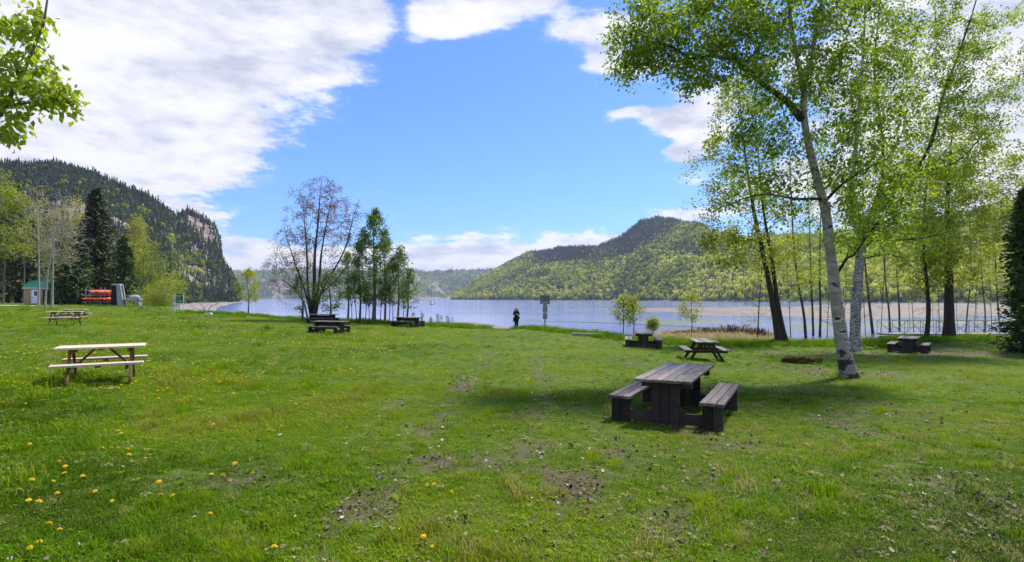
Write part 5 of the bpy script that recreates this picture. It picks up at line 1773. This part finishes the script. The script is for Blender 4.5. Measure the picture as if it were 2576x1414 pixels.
# facing the viewer (-Y), mid-step, forearms raised to the chest
B_ = [(0, 0, .92, .13, .10), (0, 0, 1.08, .115, .09), (0, .0, 1.25, .135, .095), (0, .0, 1.36, .11, .08), (0, .01, 1.44, .05), (0, -.02, 1.53, .075, .085), (0, -.03, 1.62, .075, .085),
      (.10, 0, .86, .085), (.085, -.06, .50, .058), (.07, -.02, .10, .038), (.07, -.14, .035, .035),
      (-.10, 0, .86, .085), (-.075, .06, .50, .058), (-.06, .16, .14, .038), (-.06, .05, .04, .035),
      (.19, 0, 1.36, .055), (.215, -.02, 1.12, .042), (.12, -.20, 1.12, .034), (.05, -.25, 1.16, .028),
      (-.19, 0, 1.36, .055), (-.215, -.02, 1.12, .042), (-.12, -.20, 1.12, .034), (-.05, -.25, 1.16, .028)]
E_ = [(0, 1), (1, 2), (2, 3), (3, 4), (4, 5), (5, 6), (0, 7), (7, 8), (8, 9), (9, 10), (0, 11), (11, 12), (12, 13), (13, 14), (3, 15), (15, 16), (16, 17), (17, 18), (3, 19), (19, 20), (20, 21), (21, 22)]
bodyo = skin_obj('body', B_, E_, 'skin', pr, 2)
for sx in (-1, 1):
    for k in range(4):
        skin_obj('finger', [(sx * .05, -.25, 1.15 + k * .017, .0085), (sx * .028, -.275, 1.155 + k * .017, .0085), (sx * .008, -.268, 1.16 + k * .016, .0075)], [(0, 1), (1, 2)], 'skin', bodyo, 1)
    skin_obj('thumb', [(sx * .055, -.25, 1.18, .010), (sx * .03, -.262, 1.215, .009), (sx * .012, -.255, 1.235, .008)], [(0, 1), (1, 2)], 'skin', bodyo, 1)
jk = skin_obj('jacket', [(0, .01, .84, .20, .16), (0, .01, .98, .185, .15), (0, .01, 1.12, .165, .14), (0, .01, 1.27, .18, .14), (0, .01, 1.40, .13, .11), (.15, .0, 1.38, .085), (.225, -.01, 1.13, .075), (.13, -.17, 1.12, .060), (-.15, .0, 1.38, .085), (-.225, -.01, 1.13, .075), (-.13, -.17, 1.12, .060)],
              [(0, 1), (1, 2), (2, 3), (3, 4), (4, 5), (5, 6), (6, 7), (4, 8), (8, 9), (9, 10)], 'navy_cloth', pr, 1)
skin_obj('tied_jacket', [(.12, .03, 1.02, .09), (.21, .03, .90, .085), (.20, .03, .76, .06)], [(0, 1), (1, 2)], 'navy_cloth', pr, 1)
skin_obj('hanging_sleeve', [(-.14, .02, .98, .07), (-.22, .0, .78, .055), (-.24, 0, .55, .042)], [(0, 1), (1, 2)], 'black_cloth', pr, 1)
skin_obj('leggings', [(0, 0, .90, .17, .14), (.10, 0, .83, .125), (.085, -.06, .50, .09), (.07, -.02, .10, .058), (-.10, 0, .83, .125), (-.075, .06, .50, .09), (-.06, .155, .13, .058)], [(0, 1), (1, 2), (2, 3), (0, 4), (4, 5), (5, 6)], 'black_cloth', pr, 1)
for sx, yy, zz in ((1, -.09, .045), (-1, .09, .055)):
    skin_obj('shoe', [(sx * .065, yy + .09, zz + .03, .065), (sx * .065, yy - .08, zz + .01, .06)], [(0, 1)], 'black_cloth', pr, 1)
skin_obj('hood_collar', [(0, .10, 1.42, .06), (-.11, .03, 1.42, .055), (-.07, -.08, 1.38, .04), (.11, .03, 1.42, .055), (.07, -.08, 1.38, .04)], [(0, 1), (1, 2), (0, 3), (3, 4)], 'white_cloth', pr, 1)
hr = skin_obj('hair', [(0, .05, 1.60, .14, .12), (0, .02, 1.68, .105, .115), (0, .075, 1.46, .12, .08), (0, .085, 1.33, .07), (-.085, -.01, 1.58, .065), (-.105, -.035, 1.46, .06), (-.09, -.07, 1.35, .04), (.085, -.01, 1.58, .065), (.105, -.035, 1.46, .06), (.09, -.07, 1.35, .04)],
              [(0, 1), (0, 2), (2, 3), (0, 4), (4, 5), (5, 6), (0, 7), (7, 8), (8, 9)], 'red_hair', pr, 1)
for sx in (-1, 1):
    bm = bmesh.new()
    bmesh.ops.create_uvsphere(bm, u_segments=8, v_segments=6, radius=.012, matrix=Matrix.Translation((sx * .03, -.108, 1.575)))
    bm_obj('eye', bm, 'black_rubber', bodyo, True)
bm = bmesh.new()
bmesh.ops.create_cone(bm, cap_ends=True, segments=6, radius1=.016, radius2=.007, depth=.045, matrix=Matrix.Translation((0, -.118, 1.55)) @ Matrix.Rotation(R(25), 4, 'X'))
bm_obj('nose', bm, 'skin', bodyo, True)
bm = bmesh.new()
bm_box(bm, (0, -.112, 1.505), (.045, .012, .010), None, .003)
bm_obj('mouth', bm, 'sign_red', bodyo)
ph = box('phone', (pr.location[0], pr.location[1] - .285, pr.location[2] + 1.20), (.075, .010, .15), 'black_rubber', None, (R(-35), 0, 0), .003)
tag(ph, 'dark phone held in both hands by the walking person', 'phone')
bx = box('screen', (0, .0065, 0), (.065, .002, .13), 'glass_dark', ph, None, 0)

# ------------------------------------------------------------------ ground plants
def blade_tuft(seed, nb_, h, lean, w_, spread):
    r = np.random.default_rng(seed)
    V_, F_ = [], []
    for k in range(nb_):
        a = r.uniform(0, 6.28)
        d = np.array([math.cos(a), math.sin(a), 0])
        sdv = np.array([-d[1], d[0], 0])
        o = np.array([*r.normal(0, spread, 2), -.01])
        hh = h * r.uniform(.5, 1.2)
        ln = lean * r.uniform(.2, 1.3) * hh
        ww = w_ * r.uniform(.7, 1.3)
        b = len(V_)
        V_ += [o - sdv * ww, o + sdv * ww, o + d * ln * .35 + [0, 0, hh * .6] + sdv * ww * .8, o + d * ln * .35 + [0, 0, hh * .6] - sdv * ww * .8, o + d * ln + [0, 0, hh * (1 - .25 * lean)]]
        F_ += [(b, b + 1, b + 2, b + 3), (b + 3, b + 2, b + 4)]
    return V_, F_


GK = [rawmesh('grass_tuft', *blade_tuft(i, 24, .036, 1.1, .0024, .05), 'grass_blade') for i in range(5)]
GK += [rawmesh('grass_clump', *blade_tuft(20 + i, 46, .11, .6, .0026, .05), 'grass_blade') for i in range(2)]


def weed(seed):
    r = np.random.default_rng(seed)
    V_, F_ = [], []
    for k in range(9):
        a = r.uniform(0, 6.28)
        d = np.array([math.cos(a), math.sin(a), 0])
        s = np.array([-d[1], d[0], 0])
        l = r.uniform(.03, .07)
        b = len(V_)
        V_ += [np.zeros(3), d * l * .5 + s * l * .16 + [0, 0, l * .35], d * l + [0, 0, l * .15], d * l * .5 - s * l * .16 + [0, 0, l * .35]]
        F_.append((b, b + 1, b + 2, b + 3))
    return V_, F_


GK += [rawmesh('weed_rosette', *weed(40 + i), 'grass_blade') for i in range(2)]


def field_points(n, y0, y1, half=1.02, pw=1.0):
    """points on the lawn inside the view, about evenly spread over the picture"""
    y = y0 * (y1 / y0) ** (rng.random(n) ** pw)
    x = rng.uniform(-half, half, n) * y
    k = sdist(x, y) < 0.3
    return x[k], y[k]


def grass_field(name, n, y0, y1, smul, label):
    x, y = field_points(n, y0, y1)
    d = dirt(x, y) + (fbm(x * 6, y * 6, 2) - .5) * .5
    keep = rng.random(len(x)) < np.clip(1.2 - 1.5 * d, .12, 1)
    x, y = x[keep], y[keep]
    z = zground(x, y)
    m = len(x)
    lush = fbm(x * 0.6 + 30, y * 0.6, 3)
    g = sstep(.52, .70, lush)
    r_ = rng.random(m)
    idx = np.where(r_ < .94, rng.integers(0, 5, m), np.where(r_ < .995, rng.integers(7, 9, m), 5))
    clump = (fbm(x * 1.7 + 60, y * 1.7, 2) > .64) & (rng.random(m) < .07)
    idx = np.where(clump, rng.integers(5, 7, m), idx)
    s = rng.uniform(.7, 1.25, m) * (.85 + .4 * g) * smul(y) * (1 + .35 * sstep(-1, -6, x))
    patch = fbm(x * 0.25 + 11, y * 0.25 + 4, 4)
    t = .56 + (patch - .5) * 1.2 + rng.normal(0, .15, m) + .08 * g + np.where(clump, .22, 0) - .20 * sstep(0, 5, x) * sstep(16, 6, y) - .12 * sstep(9, 5, y)  # near grass more olive; at the right, soft shade is also put into the tint
    yel = (rng.random(m) < .04 + .14 * sstep(-2, 3, x) * sstep(15, 8, y))
    t = np.where(yel, 1.0, np.clip(t, .02, .9))
    rot = np.stack([rng.normal(0, .15, m), rng.normal(0, .15, m), rng.uniform(0, 6.28, m)], -1)
    P = np.stack([x, y, z], -1)
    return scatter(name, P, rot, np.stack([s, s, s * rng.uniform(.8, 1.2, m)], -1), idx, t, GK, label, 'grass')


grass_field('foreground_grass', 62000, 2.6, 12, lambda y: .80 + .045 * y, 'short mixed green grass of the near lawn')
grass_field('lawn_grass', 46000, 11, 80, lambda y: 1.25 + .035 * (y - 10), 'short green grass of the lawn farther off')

# taller grass along the edge of the lawn
TK = [rawmesh('tall_grass', *blade_tuft(60 + i, 26, .38, .5, .006, .09), 'grass_blade') for i in range(3)]
n = 7000
t_ = rng.uniform(ET[3], 1.0, n)
Ye = np.interp(t_, ET, EY)
gap = np.exp(-((CX + F * t_ - 1262) / 48) ** 2)
off = rng.normal(-.2, .9, n) - np.abs(rng.normal(0, .8, n)) * .6
y = Ye + off
x = t_ * y
keep = rng.random(n) > gap * 1.2
x, y = x[keep], y[keep]
s = rng.uniform(.4, 1.15, len(x)) * (0.6 + .8 * fbm(x * .4, y * .4, 2))
scatter('edge_grass', np.stack([x, y, zground(x, y)], -1), np.stack([rng.normal(0, .12, len(x)), rng.normal(0, .12, len(x)), rng.uniform(0, 6.28, len(x))], -1), np.stack([s, s, s], -1), rng.integers(0, 3, len(x)),
        np.clip(rng.normal(.5, .18, len(x)), 0, .88), TK, 'taller ragged grass along the edge of the lawn above the water', 'grass')
# low leafy weeds under the right trees
n = 3200
t_ = rng.uniform((2080 - CX) / F, 1.05, n)
y = np.interp(t_, ET, EY) - np.abs(rng.normal(0, 1.1, n)) + .5
x = t_ * y
s = rng.uniform(3.0, 6.0, n)
scatter('weed_cover', np.stack([x, y, zground(x, y)], -1), np.stack([0 * x, 0 * x, rng.uniform(0, 6.28, n)], -1), np.stack([s, s, s * 1.3], -1), rng.integers(7, 9, n), np.clip(rng.normal(.55, .2, n), 0, .9), GK,
        'bright low leafy weeds under the shore trees on the right', 'weeds')
# straw on the dry bank
DK = [rawmesh('straw', *blade_tuft(80 + i, 22, .34, 1.3, .008, .14), 'dry_blade') for i in range(3)]
n = 6500
xd_ = rng.uniform(1590, 1985, n)
t_ = (xd_ - CX) / F
y = np.interp(t_, ET, EY) + .5 + 34 * rng.random(n) ** 1.3
x = t_ * y
s = rng.uniform(.6, 1.5, n)
scatter('dry_reeds', np.stack([x, y, zground(x, y)], -1), np.stack([rng.normal(0, .3, n), rng.normal(0, .3, n), rng.uniform(0, 6.28, n)], -1), np.stack([s, s, s], -1), rng.integers(0, 3, n), rng.random(n), DK,
        'flattened straw-coloured reeds on the bank behind the A-frame table', 'reeds')


# tall weeds at the lawn edge right of the poplars
def tall_weed(xd, Y, h, label):
    x = (xd - CX) / F * Y
    b = np.array([x, Y, zg(x, Y)])
    t = Tree('tall_weed', b, 'flower_stem', label, 'plant', 'tall weeds by the lawn edge')
    for k in range(4):
        p0 = b + [rng.normal(0, .12), rng.normal(0, .12), -.05]
        p1 = p0 + [rng.normal(0, .12), rng.normal(0, .1), h * rng.uniform(.65, 1.0)]
        Q = t.stem([p0, (p0 + p1) / 2, p1], .012, .005, 4, seg=.2)
        t.tips.append(Q)
    t.leaf(30, .16, 'poplar_leaf', spread=.06, droop=-.2, frac=.75, tint=.6, width=.3)
    t.done()


for xd, h, lab in [(1044, 1.0, 'leafy tall weed just right of the poplar clump'), (1060, 1.3, 'tallest leafy weed behind the table at the lawn edge'), (1085, .8, 'small leafy weed right of the tallest one'), (1104, 1.1, 'leafy tall weed midway between table and sand spit'), (1130, 1.0, 'single leafy tall weed nearest the sand spit')]:
    tall_weed(xd, 46.2, h, lab)

# leafy mound and duff by the birch
bm = bmesh.new()
bmesh.ops.create_icosphere(bm, subdivisions=4, radius=1.0)
for v_ in bm.verts:
    c = v_.co
    n1 = float(fbm(np.array([c.x * 3 + 5]), np.array([c.y * 3 + c.z * 2]), 4)[0]) - .5
    v_.co = Vector((c.x * .62, c.y * .45, c.z * .26)) * (1 + 1.3 * n1)
mo = bm_obj('rotten_stump', bm, 'rust_duff', None, True)
q = onground(2032, 916)
mo.location = Vector(q) + Vector((0, .3, .02))
tag(mo, 'low rotten stump covered with rusty duff left of the white birch', 'stump')

# ------------------------------------------------------------------ dandelions
def dandelion_meshes():
    V_, F_ = [], []
    for ring, (nn, rr, zz) in enumerate([(18, .021, .0), (15, .016, .005), (11, .010, .009)]):
        for k in range(nn):
            a = 2 * math.pi * (k + .37 * ring) / nn
            d = np.array([math.cos(a), math.sin(a), 0])
            s = np.array([-d[1], d[0], 0])
            b = len(V_)
            V_ += [np.array([0, 0, zz]), d * rr * .7 + s * .0028 + [0, 0, zz + .003], d * rr + [0, 0, zz + .001], d * rr * .7 - s * .0028 + [0, 0, zz + .003]]
            F_.append((b, b + 1, b + 2, b + 3))
    head = rawmesh('flower_head', V_, F_, 'petal')
    Vt, Ft = tube([(0, 0, 0), (.004, 0, .04), (0, 0, .075)], [.0022, .002, .002], 5)
    stem = rawmesh('stem', Vt, Ft, 'flower_stem')
    allm = rawmesh('dandelion_far', np.concatenate([np.array(V_) * [1.1, 1.1, 2.0] + [0, 0, .08], Vt]), F_ + (Ft + len(V_)).tolist(), 'petal', 'flower_stem', [0] * len(F_) + [1] * len(Ft))
    return head, stem, allm


dh, ds, dfar = dandelion_meshes()
SP = [(176, 318), (188, 340), (165, 385), (748, 540), (850, 558), (838, 524), (717, 643), (785, 655), (825, 665), (890, 678), (908, 716), (1040, 707), (1020, 714), (766, 748), (420, 755), (466, 795), (454, 830), (568, 858), (223, 910),
      (367, 910), (674, 966), (789, 1036), (410, 1018), (208, 1032), (267, 1070), (419, 1245), (323, 1258), (288, 1331), (217, 1397), (980, 903), (1107, 920), (1120, 1003), (1220, 1000), (1480, 862), (1560, 901), (1650, 801), (1653, 750),
      (1780, 855), (1472, 1162), (1907, 1408), (216, 629), (1490, 500), (1503, 490), (1035, 585), (790, 462), (1340, 302), (1112, 300), (120, 272), (20, 325), (260, 207), (88, 205), (537, 185), (1810, 298), (2080, 335), (2190, 380)]
SPD = [(x * .3584, 907.6 + y * .3584) for x, y in SP] + [((1000 + x * .4658) / 1.2671, (1150 + y * .4658) / 1.2671) for x, y in [(674, 740), (778, 912), (820, 922), (940, 948), (586, 1201), (763, 1275), (817, 1314), (75, 177), (316, 67)]]
DP = [onground(a, b) for a, b in SPD]
n = 4600
y = rng.uniform(8.5, 42, n)
x = rng.uniform(-1.0, .10, n) * y
den = sstep(.38, .62, fbm(x * .35 + 2, y * .35, 3)) * sstep(.08, -.45, x / y) * sstep(8.5, 11, y)
den = den + .05 * (y > 12)
kp = rng.random(n) < den
x, y = x[kp], y[kp]
o_ = np.argsort(y)
x, y = x[o_], y[o_]
n1 = 300 - len(DP)
for i in range(n1):
    DP.append(np.array([x[i], y[i], zg(x[i], y[i])]))
for q in DP:
    st_ = bpy.data.objects.new('dandelion', ds)
    COL.objects.link(st_)
    s = random.uniform(.85, 1.35)
    st_.location = q
    st_.scale = (s, s, s * random.uniform(.6, 1.3))
    st_.rotation_euler = (random.uniform(-.2, .2), random.uniform(-.2, .2), random.uniform(0, 6))
    tag(st_, 'yellow dandelion flower standing in the near lawn', 'dandelion', 'dandelions in the near lawn')
    hd = bpy.data.objects.new('flower_head', dh)
    COL.objects.link(hd)
    hd.parent = st_
    hd.location = (0, 0, .075)
    hd.rotation_euler = (random.uniform(0, .5), random.uniform(-.3, .3), 0)
xr, yr = x[n1:], y[n1:]
m = len(xr)
s = rng.uniform(.45, .95, m) * (1 + .008 * yr)
scatter('dandelion_patch', np.stack([xr, yr, zground(xr, yr)], -1), np.stack([rng.normal(.15, .2, m), rng.normal(0, .2, m), rng.uniform(0, 6.28, m)], -1), np.stack([s, s, s], -1), np.zeros(m, int), np.zeros(m), [dfar],
        'many small yellow dandelions across the left lawn', 'dandelions')


# ------------------------------------------------------------------ fallen leaves
def dry_leaf(seed):
    r = np.random.default_rng(seed)
    V_ = [(0, 0, .004)]
    k = 9
    for i in range(k):
        a = 2 * math.pi * i / k
        rr = .030 * (1 + .35 * math.cos(a)) * r.uniform(.7, 1.25)
        V_.append((rr * math.cos(a), rr * math.sin(a) * .75, r.uniform(0, .020)))
    return V_, [(0, 1 + i, 1 + (i + 1) % k) for i in range(k)]


LK = [rawmesh('dry_leaf', *dry_leaf(i), 'litter') for i in range(4)]
LN = [rawmesh('fallen_leaf', *dry_leaf(i + 9), 'pale_dry_leaf') for i in range(4)]
x, y = field_points(15000, 3.2, 14)
d = dirt(x, y)
kp = rng.random(len(x)) < np.clip((d - .20) * 1.1, 0.06, 1) * np.where(x > -2.5, 1, .35)
x, y = x[kp], y[kp]
ni = 200
sel = np.argsort(y + rng.uniform(0, 3, len(y)))
for i in sel[:ni]:
    o = bpy.data.objects.new('fallen_leaf', LN[i % 4])
    COL.objects.link(o)
    s = random.uniform(.28, .62)
    o.scale = (s, s, s)
    o.location = (x[i], y[i], zg(x[i], y[i]) + random.uniform(.012, .035))
    o.rotation_euler = (random.uniform(-.5, .5), random.uniform(-.5, .5), random.uniform(0, 6.28))
    tag(o, 'pale dry fallen leaf lying in the worn foreground grass', 'leaf', 'fallen leaves in the foreground')
xl, yl = x[sel[ni:]], y[sel[ni:]]
x2, y2 = field_points(14000, 12, 32)
d2 = dirt(x2, y2)
k2 = rng.random(len(x2)) < np.clip((d2 - .35) * 1.6, .004, 1)
xl, yl = np.concatenate([xl, x2[k2]]), np.concatenate([yl, y2[k2]])
m = len(xl)
s = rng.uniform(.3, .8, m) * (1 + .03 * yl)
scatter('leaf_litter', np.stack([xl, yl, zground(xl, yl) + rng.uniform(.004, .03, m)], -1), np.stack([rng.normal(0, .45, m), rng.normal(0, .45, m), rng.uniform(0, 6.28, m)], -1), np.stack([s, s, s], -1), rng.integers(0, 4, m),
        np.clip(rng.normal(.5, .3, m), 0, 1), LK, 'brown leaf litter in worn patches of the lawn and under the birches', 'leaf litter')
